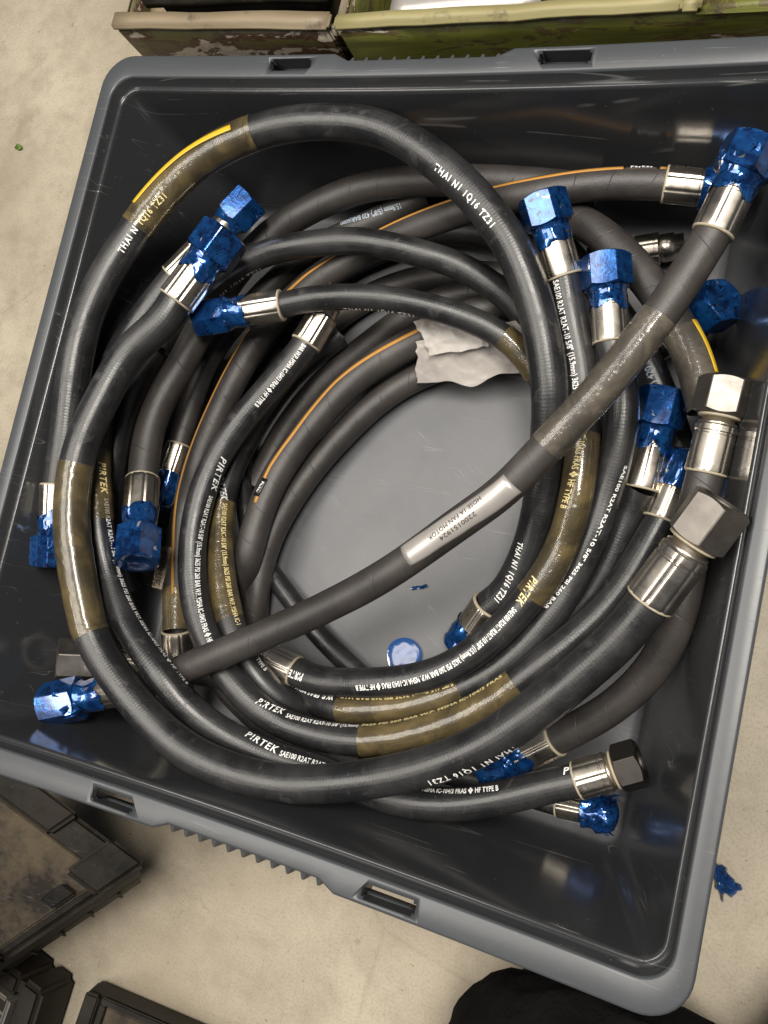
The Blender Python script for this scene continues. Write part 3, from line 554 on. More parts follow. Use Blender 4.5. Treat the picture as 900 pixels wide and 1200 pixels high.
'H27': dict(r=0.0095, kind='rubber', start=None, end=((0.2346,-0.2321,0.0390), 'film'), pts=[(0.0900,-0.2398,0.0250),(0.1081,-0.2387,0.0263),(0.1261,-0.2378,0.0277),(0.1441,-0.2373,0.0290),(0.1620,-0.2371,0.0304),(0.1799,-0.2369,0.0318),(0.1888,-0.2366,0.0325)]),
'H28': dict(r=0.0125, kind='rubber', start=None, end=((0.2018,0.2387,0.0250), 'plain'), pts=[(0.1240,0.2211,0.0225),(0.1499,0.2272,0.0229),(0.1628,0.2303,0.0231)]),
'H30': dict(r=0.0125, kind='fabric', start=None, end=((-0.2522,-0.2224,0.1201), 'steel'), pts=[(-0.0783,-0.2042,0.0210),(-0.0935,-0.2068,0.0255),(-0.1080,-0.2086,0.0315),(-0.1228,-0.2096,0.0370),(-0.1392,-0.2105,0.0404),(-0.1568,-0.2118,0.0427),(-0.1724,-0.2124,0.0484),(-0.1841,-0.2115,0.0592),(-0.1891,-0.2108,0.0654)]),
'H31': dict(r=0.0125, kind='fabric', start=None, end=None, pts=[(0.0851,0.2234,0.0210),(0.0691,0.2284,0.0211),(0.0531,0.2330,0.0212),(0.0369,0.2370,0.0212),(0.0205,0.2400,0.0213),(0.0040,0.2415,0.0214),(-0.0127,0.2411,0.0214),(-0.0290,0.2382,0.0215),(-0.0449,0.2331,0.0215),(-0.0603,0.2267,0.0216),(-0.0753,0.2195,0.0216),(-0.0900,0.2117,0.0217),(-0.1043,0.2030,0.0217),(-0.1179,0.1934,0.0218),(-0.1306,0.1826,0.0218),(-0.1425,0.1710,0.0218),(-0.1537,0.1585,0.0219),(-0.1641,0.1455,0.0219),(-0.1737,0.1319,0.0219),(-0.1824,0.1177,0.0219),(-0.1901,0.1029,0.0220),(-0.1969,0.0876,0.0220),(-0.2029,0.0721,0.0220),(-0.2058,0.0643,0.0220)]),
'H32': dict(r=0.0125, kind='fabric', start=None, end=None, pts=[(-0.2292,-0.0868,0.0311),(-0.2242,-0.1021,0.0299),(-0.2188,-0.1173,0.0286),(-0.2123,-0.1321,0.0273),(-0.2048,-0.1464,0.0261),(-0.1962,-0.1601,0.0248),(-0.1868,-0.1733,0.0235),(-0.1766,-0.1858,0.0223),(-0.1654,-0.1976,0.0212),(-0.1529,-0.2084,0.0210),(-0.1393,-0.2180,0.0210),(-0.1246,-0.2263,0.0217),(-0.1085,-0.2333,0.0242),(-0.0916,-0.2393,0.0274),(-0.0745,-0.2442,0.0308),(-0.0571,-0.2477,0.0341),(-0.0396,-0.2496,0.0374),(-0.0228,-0.2500,0.0389),(-0.0071,-0.2497,0.0374),(0.0078,-0.2491,0.0337),(0.0151,-0.2487,0.0316)]),
'H29': dict(r=0.0125, kind='rubber', start=None, end=((0.2445,0.1667,0.0912), 'blue'), pts=[(0.1746,0.1296,0.0300),(0.1924,0.1392,0.0373),(0.2095,0.1496,0.0461)]),
}
PRINTS = [
('H1', 'THAI N1 1Q16 TZ31', 0.5522, 0.472, 0.6208, 0.323, 0.0052, 'thai', 'w'),
('H1', 'THAI N', 0.2113, 0.794, 0.2366, 0.725, 0.0055, 'thai', 'w'),
('H1', '1Q16 TZ31', 0.2424, 0.751, 0.2759, 0.849, 0.0055, 'thai', 'y'),
('H1', 'THAI N1 1Q16 TZ31', 0.8749, 0.371, 0.9292, -0.138, 0.0052, 'thai', 'w'),
('H2', 'THAI N1 1Q16 TZ31', 0.7052, 1.152, 0.6398, 0.854, 0.0055, 'thai', 'w'),
('H12', 'N1 1Q16 TZ31', 0.0764, 1.726, 0.1249, 1.769, 0.0048, 'thai', 'w'),
('H9', 'THAI N1 1Q16 TZ31', 0.0569, 1.574, 0.1205, 1.477, 0.0042, 'thai', 'w'),
('H4', 'PIRTEK', 0.191, -1.043, 0.2204, -1.152, 0.0062, 'pir', 'y'),
('H4', 'SAE100 R2AT R2AT-10 5/8" (15.9mm) 3625 PSI 260 BAR W.P. MSHA IC-104/3 FRAS ❖ HF TYPE B', 0.2244, -1.269, 0.4151, -1.629, 0.0045, 'sae', 'w'),
('H4', 'PIRTEK', 0.484, -1.073, 0.5148, -0.714, 0.0065, 'pir', 'w'),
('H4', 'SAE100 R2AT R2AT-10', 0.5175, -0.597, 0.5604, -0.705, 0.0045, 'sae', 'w'),
('H4', 'MSHA IC-104/3 FRAS ❖ HF TYPE B', 0.6358, -1.102, 0.6977, -0.685, 0.0045, 'sae', 'w'),
('H4', 'PI', 0.7468, -0.779, 0.7542, -0.751, 0.006, 'pir', 'w'),
('H5', 'BAR W.P. MSHA IC-104/3 FRAS ❖ HF TYPE B', 0.0032, -0.525, 0.0706, -0.696, 0.0042, 'sae', 'w'),
('H5', 'PIRTEK', 0.1263, -1.035, 0.1595, -1.369, 0.0065, 'pir', 'w'),
('H5', 'SAE100 R2AT R2AT-10 5/8" (15.9mm) 3625 PSI 260 BAR W.P. MSHA IC-104/3 FRAS ❖ HF TYPE B', 0.1648, -1.286, 0.3178, -0.541, 0.0046, 'sae', 'w'),
('H5', 'PIRTEK', 0.3709, -0.683, 0.3972, -0.998, 0.0062, 'pir', 'w'),
('H5', 'SAE100 R2AT R2AT-10 5/8" (15.9mm)', 0.4007, -0.813, 0.4651, -1.242, 0.0042, 'sae', 'w'),
('H5', '3625 PSI 260 BAR W.P. MSHA IC-104/3 FRAS', 0.4683, -1.229, 0.5972, -0.928, 0.0035, 'sae', 'y'),
('H6', 'SAE100 R2AT R2AT-10 5/8" (15.9mm) 3625 PSI', 0.0035, 0.485, 0.0984, 0.306, 0.005, 'sae', 'w'),
('H6', 'IC-104/3 FRAS ❖ HF TYPE B', 0.1268, -0.125, 0.1827, 0.434, 0.0052, 'sae', 'y'),
('H6', 'PIRTEK', 0.2435, 0.252, 0.2675, 0.068, 0.0066, 'pir', 'y'),
('H6', 'SAE100 R2AT R2AT-10 5/8" (15.9mm) 3625 PSI 260 BAR W.P. MSHA IC-104/3 FRAS ❖ HF TYPE B', 0.2719, 0.056, 0.4244, -0.307, 0.0046, 'sae', 'w'),
('H6', 'PIRTEK', 0.4751, -0.028, 0.4931, -0.12, 0.0066, 'pir', 'w'),
('H8', 'SAE100 R2AT R2AT-10 5/8" 3625 PSI 260 BAR', 0.0929, -0.9, 0.2201, 0.39, 0.0028, 'sae', 'w'),
('H8', '5/8" (15.9mm) 3625 PSI 260 BAR W.P.', 0.3197, 0.373, 0.4235, 0.903, 0.0032, 'sae', 'y'),
('H8', 'W.P. FRAS MSHA IC-104', 0.4287, 0.719, 0.4927, 0.417, 0.0036, 'sae', 'w'),
('H10', 'PIRTEK', 0.1772, -0.022, 0.1998, -0.731, 0.006, 'pir', 'w'),
('H10', 'SAE100 R2AT R2AT-10 5/8" (15.9mm) 3625 PSI 260 BAR W.P. MSHA IC-1', 0.2031, -0.769, 0.3232, -0.963, 0.0044, 'sae', 'y'),
('H10', 'TYPE B', 0.3565, -1.12, 0.3694, -1.141, 0.0042, 'sae', 'w'),
('H10', 'PIRTEK', 0.4252, -0.49, 0.452, -0.043, 0.0056, 'pir', 'w'),
('H19', 'PIRTEK', 0.2723, 0.174, 0.2958, 0.535, 0.0062, 'pir', 'b'),
('H19', '15.9mm (5/8") 420 BAR(6000', 0.0236, -0.454, 0.0832, 0.397, 0.0052, 'sae', 'b'),
('H21', '(5/8") 420 BAR(6000', 0.174, 0.373, 0.1147, 0.026, 0.0055, 'sae', 'b'),
('H21', 'BRASIL', 0.0197, 0.004, 0.0427, -0.015, 0.0055, 'pir', 'b'),
]
SLEEVES = [
('H1', 0.2381, 0.3737, 'bronze'),
('H2', 0.1656, 0.3112, 'bronze'),
('H4', 0.1784, 0.2428, 'bronze'),
('H3', 0.0628, 0.177, 'clear'),
('H6', 0.1255, 0.2587, 'bronze'),
('H5', 0.466, 0.6014, 'bronze'),
('H8', 0.3181, 0.4259, 'bronze'),
('H10', 0.199, 0.3135, 'bronze'),
('H10', 0.6586, 0.6909, 'bronze'),
('H9', 0.1989, 0.2419, 'bronze'),
('H17', 0.6533, 0.6937, 'bronze'),
('H20', 0.1678, 0.2317, 'clear'),
]
STRIPES = [
('H1', [(0.3581, -0.063), (0.3101, -0.274), (0.253, -0.374)], 0.0055, 'yellow', 1.085),
('H17', [(0.0017, 0.666), (0.0512, 0.527), (0.0898, 0.52), (0.1479, 0.606), (0.1958, 0.597), (0.2535, 0.594), (0.3181, 0.383), (0.3549, 0.046)], 0.0035, 'orange', 1.012),
('H17', [(0.3943, 0.556), (0.4493, 0.56), (0.5018, 0.562), (0.5639, 0.289), (0.6125, -0.154), (0.6615, -0.342)], 0.0028, 'orange', 1.012),
('H23', [(0.0717, 0.079), (0.1267, 0.228), (0.1731, 0.364), (0.2367, 0.216), (0.2688, 0.28), (0.3049, 0.061)], 0.0035, 'orange', 1.012),
('H20', [(0.1669, -0.867), (0.185, -1.0), (0.2083, -1.07)], 0.0055, 'yellow', 1.085),
]
LABEL_SILVER = [(0.3071, 0.083), (0.2101, -0.37)]
LABEL_TEXT = [('2200151924', (0.2428, -0.335), (0.2758, -0.375)), ('HOSE 1A FAN MOTOR', (0.2337, 0.209), (0.2828, 0.013))]
LABEL_ORANGE = [('H23', (0.281, 0.119), (0.2989, 0.206)), ('H17', (0.033, 0.601), (0.0062, 0.666))]

# ---------------------------------------------------------------- hoses
def spline(P):
    """natural cubic through the centre-line points, chord-root parameter"""
    P = [Vector(p) for p in P]
    n = len(P)
    if n < 3:
        return [P[0].lerp(P[1], t / 12) for t in range(13)]
    t = [0.0]
    for i in range(1, n):
        a, b = P[i - 1], P[i]
        t.append(t[-1] + math.sqrt(math.hypot(a.x - b.x, a.y - b.y) + 1e-9) if False else t[-1] + math.sqrt(math.hypot(a.x - b.x, a.y - b.y)) + 1e-9)
    h = [t[i + 1] - t[i] for i in range(n - 1)]
    al = [Vector((0, 0, 0))] * n
    for i in range(1, n - 1):
        al[i] = 3 * ((P[i + 1] - P[i]) / h[i] - (P[i] - P[i - 1]) / h[i - 1])
    l = [1.0] * n; mu = [0.0] * n; zz = [Vector((0, 0, 0))] * n
    for i in range(1, n - 1):
        l[i] = 2 * (t[i + 1] - t[i - 1]) - h[i - 1] * mu[i - 1]
        mu[i] = h[i] / l[i]
        zz[i] = (al[i] - h[i - 1] * zz[i - 1]) / l[i]
    c = [Vector((0, 0, 0))] * n
    for i in range(n - 2, 0, -1):
        c[i] = zz[i] - mu[i] * c[i + 1]
    out = []
    for i in range(n - 1):
        b = (P[i + 1] - P[i]) / h[i] - h[i] * (2 * c[i] + c[i + 1]) / 3
        d = (c[i + 1] - c[i]) / (3 * h[i])
        for q in range(4):
            u = h[i] * q / 4
            out.append(P[i] + b * u + c[i] * u * u + d * u ** 3)
    out.append(P[-1])
    return out

class Path:
    def __init__(s, Q):
        s.Q = Q
        s.s = [0.0]
        for a, b in zip(Q, Q[1:]):
            s.s.append(s.s[-1] + (b - a).length)
        n = len(Q)
        s.T = [(Q[min(i + 1, n - 1)] - Q[max(i - 1, 0)]).normalized() for i in range(n)]
        s.L = s.s[-1]
    def at(s, u):
        import bisect
        u0 = max(0.0, min(s.L, u))
        i = max(0, min(len(s.s) - 2, bisect.bisect_right(s.s, u0) - 1))
        f = (u0 - s.s[i]) / max(1e-9, s.s[i + 1] - s.s[i])
        p = s.Q[i].lerp(s.Q[i + 1], f)
        t = s.T[i].lerp(s.T[i + 1], f).normalized()
        p = p + t * (u - u0)
        n = (Vector((0, 0, 1)) - t * t.z).normalized()
        return p, t, n, t.cross(n)
    def surf(s, u, a, r):
        p, t, n, b = s.at(u)
        return p + (n * math.cos(a) + b * math.sin(a)) * r

def tube(name, path, s0, s1, rf, mat, parent, seg=24, step=.006, a0=0.0, a1=2 * math.pi, lip=0.0):
    n = max(3, int((s1 - s0) / step) + 1)
    loops, us = [], []
    full = abs(a1 - a0 - 2 * math.pi) < 1e-6
    for i in range(n):
        u = s0 + (s1 - s0) * i / (n - 1)
        lp = []
        for j in range(seg if full else seg + 1):
            a = a0 + (a1 - a0) * j / seg
            lp.append(path.surf(u, a, rf(u, a)))
        loops.append(lp); us.append(u)
    return loops_mesh(name, loops, mat, parent, closed_ring=full, uvs=us)

def axis_frame(B, T):
    d = (T - B)
    L = d.length
    d.normalize()
    n = (Vector((0, 0, 1)) - d * d.z).normalized()
    return d, n, d.cross(n), L

def lathe(name, B, d, n, b, prof, mat, parent, seg=40, lobes=0, amp=0.0, rot=0.0, wob=0.0, seed=0.0, jag=0.0):
    """prof: (t along axis, radius). lobes: crimp flats round the ring."""
    loops = []
    for ti, (t_, r) in enumerate(prof):
        lp = []
        for j in range(seg):
            a = 2 * math.pi * j / seg + rot
            rr = r
            t = t_
            if jag and ti < 2:
                q = Vector((math.cos(a) * .9 + seed, math.sin(a) * .9, 2.0))
                t += jag * (1.2 * noise.noise(q) + .28 * noise.noise(q * 3.7))
            if lobes:
                rr *= 1 - amp * (0.5 + 0.5 * math.cos(lobes * a)) ** 9 + .012 * math.cos(lobes * a)
            if wob:
                q = Vector((math.cos(a) * 2.1 + seed, math.sin(a) * 2.1, t * 160))
                rr *= 1 + wob * (noise.noise(q) + .6 * noise.noise(q * 2.7))
            lp.append(B + d * t + (n * math.cos(a) + b * math.sin(a)) * rr)
        loops.append(lp)
    o = loops_mesh(name, loops, mat, parent, cap0=False, cap1=False)
    return o

def sharp(o, ang=35):
    me = o.data
    for p in me.polygons:
        p.use_smooth = True
    try:
        me.set_sharp_from_angle(angle=R(ang))
    except Exception:
        pass

def hexnut(name, B, d, n, b, t0, t1, rc, mat, parent, rot, closed):
    """hexagon with cone-chamfered ends and slightly broken corners"""
    ap = rc * math.cos(math.pi / 6)
    ang, hr = [], []
    for k in range(6):
        for o_ in (-28.6, -19, -9.5, 0, 9.5, 19, 28.6):
            ang.append(R(60 * k + 30 + o_)); hr.append(ap / math.cos(R(o_)))
    re = ap * .965
    def ring(f):
        return [bm.verts.new(B + d * f(h)[0] + (n * math.cos(a + rot) + b * math.sin(a + rot)) * f(h)[1]) for a, h in zip(ang, hr)]
    bm = bmesh.new()
    rows = [ring(lambda h: (t0, re)), ring(lambda h: (t0 + (h - re) * .6, h)), ring(lambda h: (t1 - (h - re) * .6, h)), ring(lambda h: (t1, re))]
    if closed:
        rows += [ring(lambda h: (t1 + .0003, .62 * rc)), ring(lambda h: (t1 - .0012, .3 * rc))]
    else:
        rows += [ring(lambda h: (t1, .64 * rc)), ring(lambda h: (t1 - .0015, .58 * rc)), ring(lambda h: (t1 - .45 * (t1 - t0), .56 * rc))]
    m = len(ang)
    for i in range(len(rows) - 1):
        for j in range(m):
            k = (j + 1) % m
            bm.faces.new((rows[i][j], rows[i][k], rows[i + 1][k], rows[i + 1][j]))
    bm.faces.new(rows[-1])
    bm.faces.new(rows[0][::-1])
    o = from_bm(name, bm, mat, parent, True)
    sharp(o, 18)
    return o

def flaps(C0, d, n, b, r, count, mat, parent, seed):
    """torn, crumpled ends of the film standing off the fitting"""
    rnd = random.Random(seed)
    for k in range(count):
        bm = bmesh.new()
        a = rnd.uniform(0, 2 * math.pi)
        base = C0 + d * rnd.uniform(-.006, .006)
        ln = rnd.uniform(.3, .65) * r
        w = rnd.uniform(.35, .6)
        grid = []
        for i in range(4):
            row = []
            for j in range(4):
                aa = a + (j / 3 - .5) * w * (1 - .55 * i / 3)
                rad = r * (.93 + .05 * i) + ln * i / 3 * .55
                q = base + (n * math.cos(aa) + b * math.sin(aa)) * rad + d * (rnd.uniform(-.002, .002) + .004 * i)
                row.append(bm.verts.new(q))
            grid.append(row)
        for i in range(3):
            for j in range(3):
                bm.faces.new((grid[i][j], grid[i][j + 1], grid[i + 1][j + 1], grid[i + 1][j]))
        from_bm('film_flap', bm, mat, parent)

def fitting(parent, B, T, tin, r, kind, hid, rot):
    d, n, b, L = axis_frame(B, T)
    fr = r * (1.24 if hid in ('H9',) else 1.13)
    fe = .50 * L
    seed = rot * 3 + r * 100
    blue = kind in ('blue', 'cap', 'bluecap', 'film')
    fm = M['shaded_steel'] if kind == 'dark_f' else M['ferrule']
    prof = [(-.0005, r * .9), (-.0005, fr * .985), (.0012, fr * 1.01), (.004, fr), (fe * .78, fr * .99), (fe * .80, fr * .955), (fe * .84, fr * .955),
            (fe * .86, fr * 1.0), (fe * .97, fr * .99), (fe, fr * .93), (fe, r * .72)]
    f = lathe('ferrule', B, d, n, b, prof, fm, parent, 128, 8, .055, rot)
    sharp(f, 32)
    cr = lathe('collar', B, d, n, b, [(-.0016, r * .98), (-.0016, fr * .96), (-.0010, fr * 1.0), (.0, fr * 1.0), (.0003, fr * .95)], M['collar'], f, 40, 0, 0, 0, .02, seed)
    rc = r * (1.42 if (hid == 'H2' and kind == 'steel') or kind == 'dark' else 1.58)
    nm = {'steel': M['nut'], 'dark': M['shaded_steel']}.get(kind, M['film'])
    t0 = {'H4': .73}.get(hid, .615) * L if kind == 'blue' else .615 * L
    if kind in ('steel', 'dark'):
        lathe('neck', B, d, n, b, [(fe * .96, r * .9), (fe * 1.0, r * 1.02), (fe * 1.06, r * 1.02), (fe * 1.08, r * .85), (t0 + .004, r * .85)], M['ferrule'], parent, 32)
        lathe('seal_ring', B, d, n, b, [(t0 - .0022, r * .8), (t0 - .0022, r * 1.12), (t0 - .0006, r * 1.12), (t0 - .0006, r * .8)], M['collar'], parent, 32)
        hexnut('nut', B, d, n, b, t0, L, rc, nm, parent, rot, False)
    elif kind == 'plain':
        lathe('stem', B, d, n, b, [(fe * .97, r * .8), (fe * 1.05, r * .95), (L * .8, r * .95), (L * .82, r * .8), (L, r * .8), (L, r * .4)], M['ferrule'], parent, 32)
    elif kind == 'blue' and hid == 'H4':
        lathe('neck', B, d, n, b, [(fe * .96, r * .9), (fe, r * 1.0), (L * .66, r * 1.0), (L * .68, r * .9), (t0 + .004, r * .9)], M['ferrule'], parent, 32)
        lathe('film_neck', B, d, n, b, [(t0 - .006, r * 1.02), (t0 - .004, r * 1.1), (t0 + .001, r * 1.3)], M['film'], parent, 56, 0, 0, 0, .06, seed, .004)
        hexnut('wrapped_nut', B, d, n, b, t0, L, rc * .95, M['film'], parent, rot, True)
    elif kind == 'blue':
        lathe('film_neck', B, d, n, b, [(fe * .70, fr * 1.015), (fe * .76, fr * 1.035), (fe * .9, fr * 1.03), (fe * 1.02, fr * 1.0), (fe * 1.1, fr * .96), (t0 - .002, fr * 1.02), (t0 + .002, fr * 1.15)],
              M['film'], parent, 72, 0, 0, 0, .055, seed, .28 * fe)
        hexnut('wrapped_nut', B, d, n, b, t0, L, rc, M['film'], parent, rot, True)
    else:
        big = {'cap': 1.05, 'bluecap': 1.12, 'film': 1.25}[kind]
        pr = []
        for i in range(12):
            t = fe * .85 + (L - fe * .85) * i / 11
            pr.append((t, fr * big * (1 if i < 9 else math.sqrt(max(.02, 1 - ((i - 8) / 3.2) ** 2)))))
        lathe('film_cap', B, d, n, b, pr, M['film'], parent, 48, 0, 0, 0, .10 if kind != 'film' else .2, seed)
    if blue and hid in ('H1', 'H3', 'H27', 'H18', 'H16'):
        flaps(B + d * (t0 if kind == 'blue' else L * .75), d, n, b, rc * .8, 5 if hid != 'H27' else 9, M['film'], parent, len(hid) * 7 + int(hid[1:]))

LABELS = {'H29': 'hose end in blue film deep at the right wall, behind the straight hose',
 'H31': 'dark fabric hose deep beneath the two arching hoses at the back left',
 'H32': 'dark fabric hose lowest of the coil at the near left, under the bronze sleeves',
 'H1': 'thick yellow-striped hose arching highest over the back of the bin',
 'H2': 'thick hose in bronze sleeve at left, ending in the nearer bare steel nut',
 'H3': 'matt fabric hose with a silver label, lying straight across the top of the coil',
 'H4': 'black hose ending in the dark nut by the near right corner',
 'H5': 'black hose wearing the longest bronze sleeve at the near side of the coil',
 'H6': 'black hose from the blue nut nearest the middle of the back wall',
 'H8': 'black hose from the blue nut just behind the straight labelled hose',
 'H9': 'slim black hose with its blue nut at left, curving over the white plastic bag',
 'H10': 'black hose ending in the blue nut beside the farther bare steel nut at right',
 'H12': 'black hose without end fitting, arching just above the slim hose over the bag',
 'H12b': 'dark hose sunk behind the long bronze sleeve at the left of the bin',
 'H17': 'brown fabric hose with an orange line, from the silver ferrule at the back right',
 'H18': 'fabric hose without a stripe, bending down left to a large hanging blue nut',
 'H19': 'thin hose with pale blue print, ending in the small blue cap at left',
 'H20': 'fabric hose at back right passing under the straight hose into a yellow striped sleeve',
 'H21': 'black hose with pale blue print, deep between the blue nuts at the right',
 'H16': 'fabric hose down the right wall from the farther bare steel nut',
 'H22': 'thinnest black hose, crossing the bare bin floor under the straight hose',
 'H23': 'fabric hose with an orange line and small black label, curving under the white bag',
 'H25': 'innermost fabric hose, lying on the bin floor beside the bare patch',
 'H24': 'dark fabric hose low in the coil, just outside the one with the black label',
 'H26': 'fabric hose at the very bottom of the coil, beneath the slim hose',
 'H27': 'thin hose end with torn blue film in the near right corner under the dark nut',
 'H28': 'hose end with a silver ferrule in the dark back right corner',
 'H30': 'hose end with a pale steel nut against the left wall above a blue nut'}
NUTROT = {('H2', 1): .25, ('H16', 0): .55, ('H9', 0): .5, ('H2', 0): .45, ('H6', 0): .35, ('H8', 0): .5, ('H10', 1): .5, ('H3', 0): .45}
PATHS, ROOTS = {}, {}
for hid, h in HOSES.items():
    Q = spline(h['pts'])
    P = Path(Q)
    r = h['r']
    PATHS[hid] = P
    mid = Q[len(Q) // 2]
    root = thing('hydraulic_hose', LABELS[hid], 'hose', (mid.x, mid.y, .008), 'hydraulic hoses coiled in the bin')
    ROOTS[hid] = root
    sd = len(hid) * 3.7 + r * 900 + sum(map(ord, hid))
    rf = lambda u, a, r=r, sd=sd: r * (1 + .018 * noise.noise(Vector((u * 22 + sd, math.cos(a) * .8, math.sin(a) * .8))))
    tube('hose_tube', P, 0, P.L, rf, M[h['kind']], root, 28 if r > .01 else 20)
    for e, (key, k) in enumerate((('start', 0), ('end', -1))):
        if h[key] is None:
            continue
        tip, kind = h[key]
        B = Q[k]
        fitting(root, B, Vector(tip), None, r, kind, hid, NUTROT.get((hid, e), (sum(map(ord, hid)) * .37 + e) % 1.05))

# ---------------------------------------------------------------- sleeves, stripes
for hid, s0, s1, kind in SLEEVES:
    P, r = PATHS[hid], HOSES[hid]['r']
    sd = s0 * 50
    if kind == 'bronze':
        rough_one = hid == 'H2'
        def rf(u, a, r=r, sd=sd, w=rough_one):
            k = 1.045 + .022 * noise.noise(Vector((u * 90 + sd, math.cos(a) * 1.6, math.sin(a) * 1.6)))
            if w:
                k += .030 * abs(math.sin(u * 300 + 1.5 * math.sin(a))) * max(0, math.cos(a + .8)) ** 4
            return r * k
    else:
        def rf(u, a, r=r, sd=sd):
            f = ((u / .030) + a / (2 * math.pi)) % 1.0
            return r * (1.045 + .014 * (1 - min(1, abs(f - .5) / .06)) + .01 * noise.noise(Vector((u * 60, math.cos(a), math.sin(a)))))
    sl = tube('sleeve', P, s0, s1, rf, M[kind], ROOTS[hid], 36, .0025)

def ribbon(name, P, stations, width, rad, mat, parent, nseg=3, step=.005, round_end=False):
    st = sorted(stations)
    s0, s1 = st[0][0], st[-1][0]
    n = max(4, int((s1 - s0) / step))
    loops, us = [], []
    for i in range(n + 1):
        u = s0 + (s1 - s0) * i / n
        for (ua, aa), (ub, ab) in zip(st, st[1:]):
            if ua <= u <= ub + 1e-9:
                f = (u - ua) / max(1e-9, ub - ua)
                a = aa + (ab - aa) * f
                break
        w = width / rad * (1 + .06 * noise.noise(Vector((u * 70, 3, 1))))
        lp = [P.surf(u, a + w * (j / nseg - .5), rad) for j in range(nseg + 1)]
        loops.append(lp); us.append(u)
    # give it a little thickness
    full = []
    for u, lp in zip(us, loops):
        c = P.at(u)[0]
        full.append(lp + [q + (c - q).normalized() * .0005 for q in reversed(lp)])
    return loops_mesh(name, full, mat, parent, cap0=True, cap1=True)

for hid, stations, width, kind, rs in STRIPES:
    ribbon('stripe', PATHS[hid], stations, width, HOSES[hid]['r'] * rs + .0003, M[kind], ROOTS[hid])

# ---------------------------------------------------------------- printed lettering, wrapped on the hoses
def glyphs(text, style):
    c = bpy.data.curves.new('letters', 'FONT')
    c.body = text
    c.size = 1.0
    c.resolution_u = 2
    c.align_x = 'LEFT'
    if style == 'pir':
        c.offset = .020; c.shear = .22; c.space_character = 1.16
    elif style == 'thai':
        c.offset = .022; c.space_character = 1.25
    elif style == 'sae':
        c.offset = .016
    to = bpy.data.objects.new('letters', c)
    COL.objects.link(to)
    dg = bpy.context.evaluated_depsgraph_get()
    me = bpy.data.meshes.new_from_object(to.evaluated_get(dg))
    bpy.data.objects.remove(to)
    bpy.data.curves.remove(c)
    return me

def wrap_text(name, P, rad, text, s0, a0, s1, a1, height, style, mat, parent):
    me = glyphs(text, style)
    if not me.vertices:
        return None
    bm = bmesh.new(); bm.from_mesh(me)
    bmesh.ops.triangulate(bm, faces=bm.faces[:])
    xs = [v.co.x for v in bm.verts]
    x0, x1 = min(xs), max(xs)
    sgn = 1 if s1 > s0 else -1
    L = abs(s1 - s0)
    k = height / .70
    rnd = random.Random(len(text) + int(s0 * 1e4))
    for v in bm.verts:
        f = (v.co.x - x0) / (x1 - x0)
        y = (v.co.y - .35) * k
        if style == 'thai':
            y += .0004 * math.sin(int(f * len(text)) * 2.3)
        a = a0 + (a1 - a0) * f - sgn * y / rad
        v.co = P.surf(s0 + sgn * L * f, a, rad)
    o = from_bm(name, bm, mat, parent)
    return o

for hid, text, s0, a0, s1, a1, hgt, style, colr in PRINTS:
    P, r = PATHS[hid], HOSES[hid]['r']
    wrap_text('printing', P, r * 1.016 + .00015 if colr != 'y' else r * 1.075, text, s0, a0, s1, a1, hgt, style, M[colr], ROOTS[hid])

# silver label round the straight hose
(ls0, la0), (ls1, la1) = LABEL_SILVER
P, r = PATHS['H3'], HOSES['H3']['r']
st = sorted(((ls0, la0), (ls1, la1)))
lab = ribbon('label', P, st, .0205, r * 1.022, M['label'], ROOTS['H3'], 10, .004)
for text, (s0, a0), (s1, a1) in LABEL_TEXT:
    wrap_text('printing', P, r * 1.022 + .00035, text, s0, a0, s1, a1, .0034, 'plain', M['k'], lab)
for hid, (s0, a0), (s1, a1) in LABEL_ORANGE:
    P, r = PATHS[hid], HOSES[hid]['r']
    t = ribbon('label', P, sorted(((s0, a0), (s1, a1))), .0062 if hid == 'H23' else .0042, r * 1.03 + .0004, M['blacktag'], ROOTS[hid], 3, .004)
    d = s1 - s0
    wrap_text('printing', P, r * 1.03 + .0006, 'Parker', s0 + d * .2, a0, s1 - d * .2, a1, .0026, 'thai', M['w'], t)

# ---------------------------------------------------------------- loose things lying in the bin
def sheet(name, corners, nu, nv, amp, sc, mat, thick=.0005, ragged=0.0, seed=0.0):
    c = [Vector(p) for p in corners]
    g = []
    for i in range(nu + 1):
        row = []
        for j in range(nv + 1):
            u, v = i / nu, j / nv
            uu = u + ragged * noise.noise(Vector((v * 5 + seed, 1.3, 0))) * (abs(u - .5) * 2)
            vv = v + ragged * noise.noise(Vector((u * 5 + seed, 7.7, 0))) * (abs(v - .5) * 2)
            p = (c[0] * (1 - uu) + c[1] * uu) * (1 - vv) + (c[3] * (1 - uu) + c[2] * uu) * vv
            q = Vector((u * sc, v * sc, seed))
            h = abs(noise.noise(q)) * 1.2 + .5 * noise.noise(q * 2.3) + .3 * abs(noise.noise(q * 5.1))
            row.append(p + Vector((0, 0, amp * h)))
        g.append(row)
    bm = bmesh.new()
    V = [[bm.verts.new(p) for p in row] for row in g]
    for i in range(nu):
        for j in range(nv):
            bm.faces.new((V[i][j], V[i + 1][j], V[i + 1][j + 1], V[i][j + 1]))
    r = bmesh.ops.solidify(bm, geom=bm.faces[:], thickness=thick)
    return from_bm(name, bm, mat)

